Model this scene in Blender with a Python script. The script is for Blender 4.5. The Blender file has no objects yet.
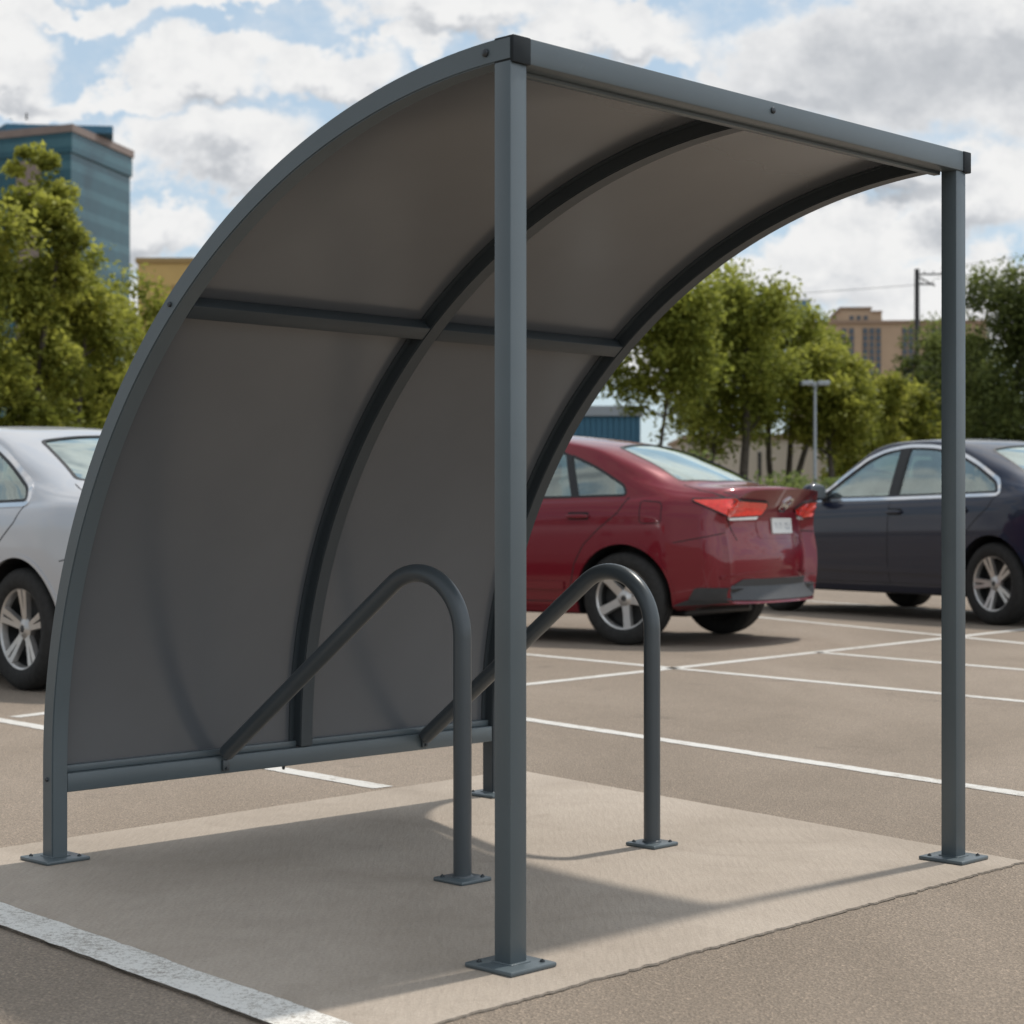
import bpy, bmesh, math, random
import numpy as np
from mathutils import Vector, Matrix
from mathutils.bvhtree import BVHTree
from mathutils.geometry import delaunay_2d_cdt

random.seed(7); rng = np.random.default_rng(11)
scene = bpy.context.scene
COL = scene.collection
R = math.radians

# ------------------------------------------------------------------ camera numbers and the shelter's own axes
F, Y0, CAMH = 1886.44, 516.0, 0.958
TH = 0.7937
E1 = Vector((math.cos(TH), math.sin(TH), 0)); E2 = Vector((-math.sin(TH), math.cos(TH), 0))
A0 = Vector((-0.0025, 3.9727, 0))
W, HT = 1.761, 1.971
GZ = -.006                                # asphalt, a little below the concrete pad
def S(w, d, z=0.0):                       # shelter axes (width, depth, height) -> world
    return A0 + E1 * w + E2 * d + Vector((0, 0, z))
def G(w, d, z=0.0): return S(1.0224 * w + .0634, 1.0224 * d + .0624, z)     # lot and pad coordinates
def at(px, py, Y):                        # the point at distance Y seen in that direction
    return Vector(((px - 512) / F * Y, Y, CAMH + (Y0 - py) / F * Y))

# ------------------------------------------------------------------ object helpers
def tag(o, label=None, cat=None, group=None, kind=None):
    if label: o['label'] = label
    if cat: o['category'] = cat
    if group: o['group'] = group
    if kind: o['kind'] = kind
    return o
def empty(name, loc=(0, 0, 0), rz=0.0, label=None, cat=None, group=None):
    o = bpy.data.objects.new(name, None); COL.objects.link(o)
    o.empty_display_size = 0.2
    o.location = loc; o.rotation_euler = (0, 0, rz)
    return tag(o, label, cat, group)
def link(name, me, parent=None):
    o = bpy.data.objects.new(name, me); COL.objects.link(o)
    if parent is not None: o.parent = parent
    return o
def copy_tree(o, parent=None):
    c = o.copy(); COL.objects.link(c)
    if parent is not None: c.parent = parent
    for ch in list(o.children): copy_tree(ch, c)
    return c

class MB:
    """collects shapes and builds ONE mesh object"""
    def __init__(self): self.v = []; self.f = []; self.m = []
    def add(self, vs, fs, mi=0):
        b = len(self.v); self.v += [tuple(p) for p in vs]
        self.f += [tuple(i + b for i in q) for q in fs]; self.m += [mi] * len(fs); return self
    def hexa(self, p, mi=0):     # 8 points, bottom ring then top ring
        return self.add(p, [(3, 2, 1, 0), (4, 5, 6, 7), (0, 1, 5, 4), (1, 2, 6, 5), (2, 3, 7, 6), (3, 0, 4, 7)], mi)
    def box(self, a, b, mi=0, fn=None):
        (x0, y0, z0), (x1, y1, z1) = a, b
        p = [(x0, y0, z0), (x1, y0, z0), (x1, y1, z0), (x0, y1, z0), (x0, y0, z1), (x1, y0, z1), (x1, y1, z1), (x0, y1, z1)]
        if fn: p = [fn(*q) for q in p]
        return self.hexa(p, mi)
    def tube(self, pts, rad, seg=16, caps=True, mi=0):
        pts = [Vector(p) for p in pts]; n = len(pts)
        if not hasattr(rad, '__len__'): rad = [rad] * n
        vs = []; up = None
        for i, p in enumerate(pts):
            t = (pts[min(i + 1, n - 1)] - pts[max(i - 1, 0)]).normalized()
            if up is None:
                up = t.orthogonal().normalized()
            up = (up - t * up.dot(t)).normalized(); s = t.cross(up)
            for k in range(seg):
                a = 2 * math.pi * k / seg
                vs.append(p + (up * math.cos(a) + s * math.sin(a)) * rad[i])
        fs = [(i * seg + k, i * seg + (k + 1) % seg, (i + 1) * seg + (k + 1) % seg, (i + 1) * seg + k) for i in range(n - 1) for k in range(seg)]
        if caps:
            fs.append(tuple(range(seg - 1, -1, -1))); fs.append(tuple((n - 1) * seg + k for k in range(seg)))
        return self.add(vs, fs, mi)
    def lathe(self, prof, seg=32, axis='y', mi=0, centre=(0, 0, 0)):
        vs = []; n = len(prof)
        for r, h in prof:
            for k in range(seg):
                a = 2 * math.pi * k / seg; c, s = r * math.cos(a), r * math.sin(a)
                q = (c, h, s) if axis == 'y' else (c, s, h)
                vs.append((q[0] + centre[0], q[1] + centre[1], q[2] + centre[2]))
        fs = [(i * seg + k, (i + 1) * seg + k, (i + 1) * seg + (k + 1) % seg, i * seg + (k + 1) % seg) for i in range(n - 1) for k in range(seg)]
        return self.add(vs, fs, mi)
    def build(self, name, mats, parent=None, smooth=None, bevel=0, seg=2, recalc=True):
        me = bpy.data.meshes.new(name); me.from_pydata(self.v, [], self.f)
        if not isinstance(mats, (list, tuple)): mats = [mats]
        for m in mats: me.materials.append(m)
        me.polygons.foreach_set('material_index', self.m)
        if recalc or bevel:
            bm = bmesh.new(); bm.from_mesh(me)
            bmesh.ops.recalc_face_normals(bm, faces=bm.faces)
            if bevel:
                es = [e for e in bm.edges if len(e.link_faces) == 2 and e.calc_face_angle(0) > R(35)]
                bmesh.ops.bevel(bm, geom=es, offset=bevel, segments=seg, affect='EDGES', profile=.5, clamp_overlap=True)
            bm.to_mesh(me); bm.free()
        if smooth is not None:
            me.polygons.foreach_set('use_smooth', [True] * len(me.polygons))
            me.set_sharp_from_angle(angle=R(smooth))
        me.update()
        return link(name, me, parent)

# ------------------------------------------------------------------ materials
def newmat(name):
    m = bpy.data.materials.new(name); m.use_nodes = True
    nt = m.node_tree; return m, nt, nt.nodes['Principled BSDF']
def N(nt, typ, **kw):
    n = nt.nodes.new(typ)
    for k, v in kw.items():
        if k in n.inputs: n.inputs[k].default_value = v
        else: setattr(n, k, v)
    return n
def ramp(nt, fac, stops):
    r = nt.nodes.new('ShaderNodeValToRGB'); e = r.color_ramp.elements
    while len(e) < len(stops): e.new(.5)
    for i, (p, c) in enumerate(stops):
        e[i].position = p; e[i].color = c if len(c) == 4 else (*c, 1)
    nt.links.new(fac, r.inputs[0]); return r.outputs[0]
def mixc(nt, fac, a, b, mode='MIX'):
    m = nt.nodes.new('ShaderNodeMix'); m.data_type = 'RGBA'; m.blend_type = mode
    for i, v in ((0, fac), (6, a), (7, b)):
        if hasattr(v, 'links') or hasattr(v, 'is_linked'): nt.links.new(v, m.inputs[i])
        else: m.inputs[i].default_value = v if i == 0 else ((*v, 1) if len(v) == 3 else v)
    return m.outputs[2]
def math_(nt, op, a, b=None, c=None, clamp=False):
    m = nt.nodes.new('ShaderNodeMath'); m.operation = op; m.use_clamp = clamp
    for i, v in enumerate((a, b, c)):
        if v is None: continue
        if hasattr(v, 'is_linked'): nt.links.new(v, m.inputs[i])
        else: m.inputs[i].default_value = v
    return m.outputs[0]
def geo_pos(nt): return nt.nodes.new('ShaderNodeNewGeometry').outputs['Position']
def obj_co(nt): return nt.nodes.new('ShaderNodeTexCoord').outputs['Object']
def noise(nt, vec, scale, detail=4, rough=.55, dist=0):
    n = N(nt, 'ShaderNodeTexNoise', Scale=scale, Detail=detail, Roughness=rough, Distortion=dist)
    nt.links.new(vec, n.inputs['Vector']); return n.outputs['Fac']
def mapping(nt, vec, scale=(1, 1, 1), rot=(0, 0, 0), loc=(0, 0, 0)):
    m = nt.nodes.new('ShaderNodeMapping'); nt.links.new(vec, m.inputs[0])
    m.inputs[1].default_value = loc; m.inputs[2].default_value = rot; m.inputs[3].default_value = scale
    return m.outputs[0]
def bump(nt, p, h, strength, dist):
    b = N(nt, 'ShaderNodeBump', Strength=strength, Distance=dist)
    nt.links.new(h, b.inputs['Height']); nt.links.new(b.outputs[0], p.inputs['Normal'])

def paint(name, col, rough=.4, var=.06, scale=8, metal=0.0, spec=.5, coat=0.0, bumpy=0.0, bscale=400):
    m, nt, p = newmat(name)
    v = obj_co(nt); n = noise(nt, v, scale, 5)
    a = tuple(c * (1 - var) for c in col); b = tuple(c * (1 + var) for c in col)
    nt.links.new(ramp(nt, n, [(.3, a), (.7, b)]), p.inputs['Base Color'])
    n2 = noise(nt, v, scale * 3, 3)
    r = nt.nodes.new('ShaderNodeMapRange'); nt.links.new(n2, r.inputs[0])
    r.inputs[3].default_value = rough * .85; r.inputs[4].default_value = rough * 1.15
    nt.links.new(r.outputs[0], p.inputs['Roughness'])
    p.inputs['Metallic'].default_value = metal; p.inputs['Specular IOR Level'].default_value = spec
    p.inputs['Coat Weight'].default_value = coat; p.inputs['Coat Roughness'].default_value = .04
    if bumpy: bump(nt, p, noise(nt, v, bscale, 2), bumpy, .002)
    return m

M = {}
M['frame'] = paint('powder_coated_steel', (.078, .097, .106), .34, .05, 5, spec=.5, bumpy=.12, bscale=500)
M['rib_shaded'] = paint('shaded_rib_steel', (.036, .044, .049), .42, .06, 5, spec=.35, bumpy=.1, bscale=500)  # frame steel again, darkened for the shade under the roof
M['frame_dark'] = paint('dark_plastic_cap', (.018, .021, .023), .55, .08, 20, spec=.15)
M['bolt'] = paint('bolt_steel', (.05, .055, .06), .4, .1, 60, metal=.6)
M['rack'] = paint('rack_steel', (.048, .057, .063), .33, .05, 6, bumpy=.1, bscale=500)
def panel_mat():
    m, nt, p = newmat('roof_sheet')
    v = obj_co(nt); n = noise(nt, v, 1.6, 5, .6); f = noise(nt, v, 60, 3)
    c = ramp(nt, n, [(.25, (.076, .081, .088)), (.75, (.092, .097, .104))])
    nt.links.new(c, p.inputs['Base Color'])
    sm = noise(nt, mapping(nt, v, (2.2, 2.2, .5)), 1.2, 1, .5)
    rr_ = nt.nodes.new('ShaderNodeMapRange'); nt.links.new(sm, rr_.inputs[0]); rr_.inputs[1].default_value = .3; rr_.inputs[2].default_value = .7
    rr_.inputs[3].default_value = .17; rr_.inputs[4].default_value = .25; nt.links.new(rr_.outputs[0], p.inputs['Roughness'])
    p.inputs['Specular IOR Level'].default_value = .55
    bump(nt, p, noise(nt, mapping(nt, v, (1.5, 1.5, .6)), 2.0, 1), .12, .02)
    return m
M['panel'] = panel_mat()

def asphalt_mat():
    m, nt, p = newmat('asphalt')
    v = geo_pos(nt)
    big = noise(nt, mapping(nt, v, (1, .45, 1), (0, 0, .79)), .55, 6, .62, .6)
    mid = noise(nt, v, 5, 6, .65); agg = noise(nt, v, 150, 3, .7)
    vor = N(nt, 'ShaderNodeTexVoronoi', Scale=170.0); nt.links.new(v, vor.inputs['Vector'])
    c = ramp(nt, big, [(.30, (.185, .149, .116)), (.5, (.246, .200, .158)), (.70, (.308, .254, .205))])
    c = mixc(nt, math_(nt, 'MULTIPLY', mid, .45), c, (.205, .166, .130))
    st = ramp(nt, agg, [(.36, (.55, .55, .55)), (.5, (1, 1, 1)), (.66, (1.5, 1.46, 1.4))])
    c = mixc(nt, .55, c, st, 'MULTIPLY')
    vc = nt.nodes.new('ShaderNodeSeparateColor'); nt.links.new(vor.outputs['Color'], vc.inputs[0])
    c = mixc(nt, .42, c, ramp(nt, vc.outputs[0], [(.0, (.6, .6, .6)), (.8, (1.05, 1.05, 1.05)), (1, (1.7, 1.65, 1.6))]), 'MULTIPLY')
    # worn patches, oil drips
    stain = noise(nt, v, 1.3, 5, .6, 1.2)
    c = mixc(nt, math_(nt, 'MULTIPLY', ramp(nt, stain, [(.62, (0, 0, 0)), (.74, (1, 1, 1))]), .5), c, (.085, .07, .057))
    nt.links.new(c, p.inputs['Base Color']); p.inputs['Roughness'].default_value = .9
    p.inputs['Specular IOR Level'].default_value = .25
    h = math_(nt, 'ADD', vor.outputs['Distance'], math_(nt, 'MULTIPLY', agg, .8))
    bump(nt, p, h, .6, .005)
    return m
M['asphalt'] = asphalt_mat()

def concrete_mat():
    m, nt, p = newmat('concrete')
    v = geo_pos(nt)
    big = noise(nt, mapping(nt, v, (1, 1, 1)), 1.3, 7, .62, .5)
    br = noise(nt, mapping(nt, v, (26, 3.2, 1), (0, 0, .79)), 3, 5, .6, .4)
    fine = noise(nt, v, 130, 4, .7); pit = noise(nt, v, 60, 2)
    c = ramp(nt, big, [(.25, (.292, .243, .195)), (.5, (.358, .301, .246)), (.75, (.418, .357, .297))])
    c = mixc(nt, .5, c, ramp(nt, br, [(.3, (.86, .86, .86)), (.7, (1.1, 1.1, 1.1))]), 'MULTIPLY')
    c = mixc(nt, .6, c, ramp(nt, fine, [(.3, (.74, .74, .74)), (.5, (1, 1, 1)), (.7, (1.2, 1.2, 1.2))]), 'MULTIPLY')
    st = noise(nt, v, 2.6, 6, .65, 1.5)
    c = mixc(nt, math_(nt, 'MULTIPLY', ramp(nt, st, [(.55, (0, 0, 0)), (.75, (1, 1, 1))]), .30), c, (.20, .165, .13))
    sp = ramp(nt, pit, [(.70, (0, 0, 0)), (.78, (1, 1, 1))])
    c = mixc(nt, math_(nt, 'MULTIPLY', sp, .5), c, (.13, .11, .09))
    nt.links.new(c, p.inputs['Base Color']); p.inputs['Roughness'].default_value = .86
    p.inputs['Specular IOR Level'].default_value = .3
    h = math_(nt, 'ADD', math_(nt, 'MULTIPLY', br, .7), math_(nt, 'MULTIPLY', fine, .5))
    bump(nt, p, h, .6, .005)
    return m
M['concrete'] = concrete_mat()

def line_mat(name, col, wear=.5, scale=40):
    m, nt, p = newmat(name)
    v = geo_pos(nt); n = noise(nt, v, scale, 6, .75); n2 = noise(nt, v, 2.2, 4, .6); n3 = noise(nt, v, 190, 2, .7)
    s = math_(nt, 'ADD', math_(nt, 'MULTIPLY', n, .5), math_(nt, 'ADD', math_(nt, 'MULTIPLY', n2, .28), math_(nt, 'MULTIPLY', n3, .32)))
    f = ramp(nt, s, [(wear, (0, 0, 0)), (wear + .10, (1, 1, 1))])
    c = mixc(nt, f, (.30, .265, .225), col)
    nt.links.new(c, p.inputs['Base Color']); p.inputs['Roughness'].default_value = .75
    bump(nt, p, n3, .5, .004)
    return m
M['line'] = line_mat('road_paint', (.54, .52, .485), .44, 24)
M['line_worn'] = line_mat('worn_road_paint', (.66, .635, .59), .46, 60)

def simple(name, col, rough=.6, **k): return paint(name, col, rough, **k)
M['tyre'] = paint('tyre_rubber', (.022, .021, .020), .8, .25, 30, spec=.3)
M['rim'] = paint('alloy', (.52, .50, .48), .32, .08, 20, metal=.75)
M['rim_dark'] = paint('brake_dark', (.03, .03, .03), .6, .2, 20)
M['black_trim'] = paint('black_trim', (.014, .014, .015), .5, .1, 20)
M['seam'] = paint('panel_gap', (.006, .006, .007), .7, .1, 20)
M['mirror'] = paint('mirror_dark', (.10, .11, .12), .08, .1, 20, spec=.8)
M['chrome'] = paint('chrome_trim', (.75, .75, .76), .14, .03, 20, metal=1.0)
M['valance'] = paint('grey_plastic', (.035, .036, .038), .55, .1, 30)
M['interior'] = paint('cabin_fabric', (.10, .105, .105), .85, .2, 20)
M['seat'] = paint('seat_fabric', (.16, .16, .16), .85, .2, 30)
def carpaint(name, col, metal=.35, flake=.12):
    m, nt, p = newmat(name)
    v = obj_co(nt); n = noise(nt, v, 900, 2); b = noise(nt, v, 1.5, 4)
    c = mixc(nt, n, tuple(x * (1 - flake) for x in col), tuple(x * (1 + flake) for x in col))
    # road dust on the lower body
    sx = nt.nodes.new('ShaderNodeSeparateXYZ'); nt.links.new(v, sx.inputs[0])
    lo = nt.nodes.new('ShaderNodeMapRange'); nt.links.new(sx.outputs[2], lo.inputs[0])
    lo.inputs[1].default_value = .55; lo.inputs[2].default_value = .15; lo.inputs[3].default_value = 0; lo.inputs[4].default_value = .07
    c = mixc(nt, math_(nt, 'MULTIPLY', lo.outputs[0], b), c, (.16, .14, .12))
    nt.links.new(c, p.inputs['Base Color'])
    p.inputs['Metallic'].default_value = metal; p.inputs['Roughness'].default_value = .34
    p.inputs['Specular IOR Level'].default_value = .15
    p.inputs['Coat Weight'].default_value = .8; p.inputs['Coat Roughness'].default_value = .04
    return m
M['red'] = carpaint('red_car_paint', (.160, .007, .0155), .12)
M['navy'] = carpaint('dark_blue_grey_car_paint', (.012, .016, .034), .10)
M['silver'] = carpaint('silver_car_paint', (.48, .485, .505), .4, .05)
def glass_mat(name, tint, gl=.10):
    m, nt, p = newmat(name); nt.nodes.remove(p)
    out = nt.nodes['Material Output']
    tr = N(nt, 'ShaderNodeBsdfTransparent'); tr.inputs[0].default_value = (*tint, 1)
    gs = N(nt, 'ShaderNodeBsdfGlossy', Roughness=.015)
    fr = N(nt, 'ShaderNodeFresnel', IOR=1.6)
    n = noise(nt, obj_co(nt), 3, 3)
    gs.inputs[0].default_value = (.88, 1, .96, 1)
    f = math_(nt, 'ADD', fr.outputs[0], math_(nt, 'MULTIPLY', math_(nt, 'ADD', math_(nt, 'MULTIPLY', n, .4), .3), gl), clamp=True)
    mx = nt.nodes.new('ShaderNodeMixShader')
    nt.links.new(f, mx.inputs[0]); nt.links.new(tr.outputs[0], mx.inputs[1]); nt.links.new(gs.outputs[0], mx.inputs[2])
    nt.links.new(mx.outputs[0], out.inputs[0]); return m
M['glass'] = glass_mat('tinted_car_glass', (.74, .90, .83), .52)
M['glass_rear'] = glass_mat('rear_screen_glass', (.62, .72, .71), .95)
M['lens_red'] = paint('tail_lamp_red', (.86, .035, .018), .12, .15, 40, coat=1)
M['lens_white'] = paint('clear_lamp', (.75, .74, .72), .12, .1, 60, coat=1)
M['plate'] = paint('number_plate', (.62, .62, .60), .4, .05, 60)
M['plate_ink'] = paint('plate_ink', (.20, .22, .25), .5, .1, 60)

def leaf_mat(name, dark, light, trans=.58):
    m, nt, p = newmat(name)
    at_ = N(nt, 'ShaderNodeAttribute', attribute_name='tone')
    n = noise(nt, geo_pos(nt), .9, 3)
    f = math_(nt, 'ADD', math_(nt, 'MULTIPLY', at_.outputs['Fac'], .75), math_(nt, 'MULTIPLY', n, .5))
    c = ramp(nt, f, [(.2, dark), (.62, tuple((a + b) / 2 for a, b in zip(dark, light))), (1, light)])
    nt.links.new(c, p.inputs['Base Color']); p.inputs['Roughness'].default_value = .6
    p.inputs['Specular IOR Level'].default_value = .25
    tl = nt.nodes.new('ShaderNodeBsdfTranslucent'); nt.links.new(c, tl.inputs[0])
    mx = nt.nodes.new('ShaderNodeMixShader'); mx.inputs[0].default_value = trans
    nt.links.new(p.outputs[0], mx.inputs[1]); nt.links.new(tl.outputs[0], mx.inputs[2])
    nt.links.new(mx.outputs[0], nt.nodes['Material Output'].inputs[0]); return m
M['leaf_a'] = leaf_mat('yellow_green_leaf', (.125, .145, .022), (.46, .455, .085))
M['leaf_b'] = leaf_mat('mid_green_leaf', (.125, .150, .024), (.46, .47, .090))
M['leaf_c'] = leaf_mat('dark_green_leaf', (.070, .090, .026), (.21, .24, .065))
M['leaf_s'] = leaf_mat('shrub_leaf', (.09, .13, .035), (.24, .28, .09))
M['bark'] = paint('bark', (.060, .048, .036), .9, .35, 12, bumpy=.8, bscale=40)

# ------------------------------------------------------------------ world, sun, camera
SUN_EL = R(64.0)
sun_to = (E1 * .52 - E2 * .035).normalized() * math.cos(SUN_EL) + Vector((0, 0, math.sin(SUN_EL)))
wd = bpy.data.worlds.new('World'); scene.world = wd; wd.use_nodes = True
nt = wd.node_tree; bg = nt.nodes['Background']
sky = nt.nodes.new('ShaderNodeTexSky'); sky.sky_type = 'NISHITA'; sky.sun_disc = False
sky.sun_elevation = SUN_EL; sky.sun_rotation = math.atan2(sun_to.x, sun_to.y)
sky.air_density = 1.0; sky.dust_density = .6; sky.ozone_density = 1.2
tc = nt.nodes.new('ShaderNodeTexCoord').outputs['Generated']
sep = nt.nodes.new('ShaderNodeSeparateXYZ'); nt.links.new(tc, sep.inputs[0])
def mr(v, a, b, c=0.0, d=1.0, smooth=True):
    r = nt.nodes.new('ShaderNodeMapRange'); r.interpolation_type = 'SMOOTHSTEP' if smooth else 'LINEAR'; nt.links.new(v, r.inputs[0])
    for k, q in enumerate((a, b, c, d)): r.inputs[1 + k].default_value = q
    return r.outputs[0]
# general broken cloud over the whole dome
dome = noise(nt, mapping(nt, tc, (1, 1, 1.7), loc=(.35, .1, .12)), 5.0, 5, .56, .2)
dmask = mr(dome, .44, .56); dshade = mr(dome, .52, .75)
# cumulus banks ahead: flattened heads and grey undersides, edges broken up by turbulence
yy = math_(nt, 'MAXIMUM', sep.outputs[1], .2)
cb = nt.nodes.new('ShaderNodeCombineXYZ'); nt.links.new(math_(nt, 'DIVIDE', sep.outputs[0], yy), cb.inputs[0]); nt.links.new(math_(nt, 'DIVIDE', sep.outputs[2], yy), cb.inputs[1])
def turb(scale, det, rough, amp, loc=(0, 0, 0)):
    n_ = nt.nodes.new('ShaderNodeTexNoise'); n_.inputs['Scale'].default_value = scale; n_.inputs['Detail'].default_value = det; n_.inputs['Roughness'].default_value = rough
    nt.links.new(mapping(nt, cb.outputs[0], (1, 1.25, 1), loc=loc), n_.inputs['Vector'])
    a_ = nt.nodes.new('ShaderNodeVectorMath'); a_.operation = 'MULTIPLY_ADD'; nt.links.new(n_.outputs['Color'], a_.inputs[0])
    a_.inputs[1].default_value = (amp, amp, 0); a_.inputs[2].default_value = (-amp / 2, -amp / 2, 0); return a_.outputs[0], n_.outputs['Fac']
t1, n1 = turb(20, 7, .64, .078); 
pv = nt.nodes.new('ShaderNodeVectorMath'); pv.operation = 'ADD'; nt.links.new(cb.outputs[0], pv.inputs[0]); nt.links.new(t1, pv.inputs[1])
def field(blobs, k=.25):
    acc = None
    for px, py, rx, ry in blobs:
        a_ = nt.nodes.new('ShaderNodeVectorMath'); a_.operation = 'MULTIPLY_ADD'; nt.links.new(pv.outputs[0], a_.inputs[0])
        sx_, sy_ = F / rx, F / ry
        a_.inputs[1].default_value = (sx_, sy_, 0); a_.inputs[2].default_value = (-(px - 512) / F * sx_, -(Y0 - py) / F * sy_, 0)
        l_ = nt.nodes.new('ShaderNodeVectorMath'); l_.operation = 'LENGTH'; nt.links.new(a_.outputs[0], l_.inputs[0])
        o = math_(nt, 'SUBTRACT', 1.0, l_.outputs['Value'])
        acc = o if acc is None else math_(nt, 'SMOOTH_MAX', acc, o, k)
    return acc
heads = field([(10, 62, 50, 48), (35, 105, 60, 22), (190, 72, 88, 36), (245, 58, 52, 24), (128, 100, 62, 20), (335, 78, 78, 36), (215, 148, 112, 44), (160, 222, 60, 34),
               (60, 14, 130, 18), (215, 4, 120, 14), (455, 8, 120, 26), (405, 40, 50, 22), (612, 28, 88, 34), (652, 52, 58, 20), (560, 52, 44, 26),
               (880, 70, 200, 76), (765, 92, 90, 34), (1010, 40, 150, 110), (985, 195, 105, 56), (850, 238, 130, 40), (750, 275, 130, 34), (830, 165, 120, 34), (960, 300, 150, 46), (600, 330, 180, 60), (80, 330, 200, 70), (-60, 200, 90, 90), (1120, 200, 120, 120),
               (350, -70, 260, 60), (800, -80, 300, 70), (40, -60, 180, 50)])
grey = field([(900, 80, 210, 74), (790, 98, 110, 26), (1015, 66, 130, 64), (840, 186, 150, 26)], .2)
under = field([(225, 172, 70, 18), (205, 100, 70, 12), (20, 102, 46, 14), (340, 108, 60, 14), (840, 182, 120, 22), (150, 246, 50, 14), (620, 58, 50, 12), (960, 232, 80, 20), (760, 295, 130, 20), (455, 28, 80, 12)], .15)
hm = mr(math_(nt, 'ADD', heads, math_(nt, 'MULTIPLY', math_(nt, 'SUBTRACT', n1, .5), .9)), -.15, .29)
hm = math_(nt, 'MAXIMUM', hm, math_(nt, 'MULTIPLY', mr(n1, .44, .70), .38))
us = mr(math_(nt, 'ADD', under, math_(nt, 'MULTIPLY', math_(nt, 'SUBTRACT', n1, .5), 1.3)), -.5, 1.5)
t2, n2 = turb(46, 4, .6, 0, (3, 1, 0))
us = math_(nt, 'ADD', math_(nt, 'MULTIPLY', us, .85), math_(nt, 'ADD', math_(nt, 'MULTIPLY', mr(grey, -.25, .9), .62), math_(nt, 'MULTIPLY', math_(nt, 'SUBTRACT', n2, .44), .85)), clamp=True)
ahead = math_(nt, 'MULTIPLY', mr(sep.outputs[1], .78, .92), mr(sep.outputs[2], .42, .32))
def fmix(f, a, b):
    return math_(nt, 'ADD', math_(nt, 'MULTIPLY', a, math_(nt, 'SUBTRACT', 1.0, f)), math_(nt, 'MULTIPLY', b, f))
mask = fmix(ahead, dmask, hm); shd = fmix(ahead, dshade, us)
mask = math_(nt, 'ADD', math_(nt, 'MULTIPLY', mask, .90), .10)
ccol = ramp(nt, shd, [(0, (.89, .89, .885)), (.3, (.755, .765, .78)), (.65, (.575, .595, .625)), (1, (.45, .475, .51))])
skc = nt.nodes.new('ShaderNodeVectorMath'); skc.operation = 'SCALE'; nt.links.new(sky.outputs[0], skc.inputs[0]); skc.inputs[3].default_value = .12
blue = mixc(nt, .62, skc.outputs[0], (.50, .66, .79))
wcol = mixc(nt, mask, blue, ccol)
wd.cycles.sampling_method = 'MANUAL'; wd.cycles.sample_map_resolution = 256
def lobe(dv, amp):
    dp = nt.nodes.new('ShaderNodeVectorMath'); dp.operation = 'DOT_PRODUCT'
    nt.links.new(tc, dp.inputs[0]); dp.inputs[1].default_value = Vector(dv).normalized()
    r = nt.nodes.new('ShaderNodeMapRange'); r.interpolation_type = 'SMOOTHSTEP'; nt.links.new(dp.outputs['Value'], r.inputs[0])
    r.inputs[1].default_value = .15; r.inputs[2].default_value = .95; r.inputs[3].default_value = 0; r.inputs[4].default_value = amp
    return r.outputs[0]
br_ = math_(nt, 'ADD', math_(nt, 'ADD', lobe(-E2 + Vector((0, 0, .35)), .85), lobe(-E1 + Vector((0, 0, .2)), -.25)), 1.0)  # added sky lobes: brighter behind right to light the post faces, dimmer left
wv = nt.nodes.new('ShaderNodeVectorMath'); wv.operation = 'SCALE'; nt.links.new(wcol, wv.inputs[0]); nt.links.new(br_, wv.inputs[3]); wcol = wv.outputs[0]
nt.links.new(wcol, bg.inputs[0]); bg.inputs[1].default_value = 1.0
sl = bpy.data.lights.new('sun', 'SUN'); so = bpy.data.objects.new('sun', sl); COL.objects.link(so)
sl.energy = 3.15; sl.angle = R(2.2); sl.color = (1, .95, .87)
so.rotation_euler = sun_to.to_track_quat('Z', 'Y').to_euler()
so.location = (10, 10, 30)
cam = bpy.data.cameras.new('camera'); co = bpy.data.objects.new('camera', cam); COL.objects.link(co)
co.location = (0, 0, CAMH); co.rotation_euler = (R(90), 0, 0)
cam.sensor_width = 36; cam.lens = F / 1024 * 36; cam.shift_y = (Y0 - 512) / 1024
cam.clip_start = .05; cam.clip_end = 3000
cam.dof.use_dof = True; cam.dof.focus_distance = 4.9; cam.dof.aperture_fstop = 6.0
scene.camera = co
scene.view_settings.view_transform = 'Standard'; scene.view_settings.look = 'None'
scene.view_settings.exposure = 0; scene.view_settings.gamma = 1

# ------------------------------------------------------------------ ground, pad, painted lines
g = MB(); n = 24
g.add([(-900, -200, GZ), (900, -200, GZ), (900, 1500, GZ), (-900, 1500, GZ)], [(0, 1, 2, 3)])
tag(g.build('ground', M['asphalt']), kind='structure', label='brown grey asphalt of the parking lot')
# concrete pad, its rim slightly ragged where it meets the asphalt
corners = [(-.672, -.245), (1.80, -.185), (2.15, 2.09), (-.496, 1.955)]
rim = []
for i in range(4):
    a, b = corners[i], corners[(i + 1) % 4]
    L = math.hypot(b[0] - a[0], b[1] - a[1]); k = int(L / .012); nx, ny = -(b[1] - a[1]) / L, (b[0] - a[0]) / L
    amp = .0022 if i in (0,) else .0008
    j = 0.0
    for q in range(k):
        t = q / k; j = .45 * j + random.gauss(0, amp)
        rim.append((a[0] + (b[0] - a[0]) * t + nx * j, a[1] + (b[1] - a[1]) * t + ny * j))
pad = MB(); nr = len(rim)
top = [G(w, d, 0) for w, d in rim]; bot = [G(w, d, -.05) for w, d in rim]
pad.add(top + bot, [tuple(range(nr))] + [(i, nr + i, nr + (i + 1) % nr, (i + 1) % nr) for i in range(nr)])
tag(pad.build('concrete_pad', M['concrete']), kind='structure', label='pale concrete pad under the shelter')
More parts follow.
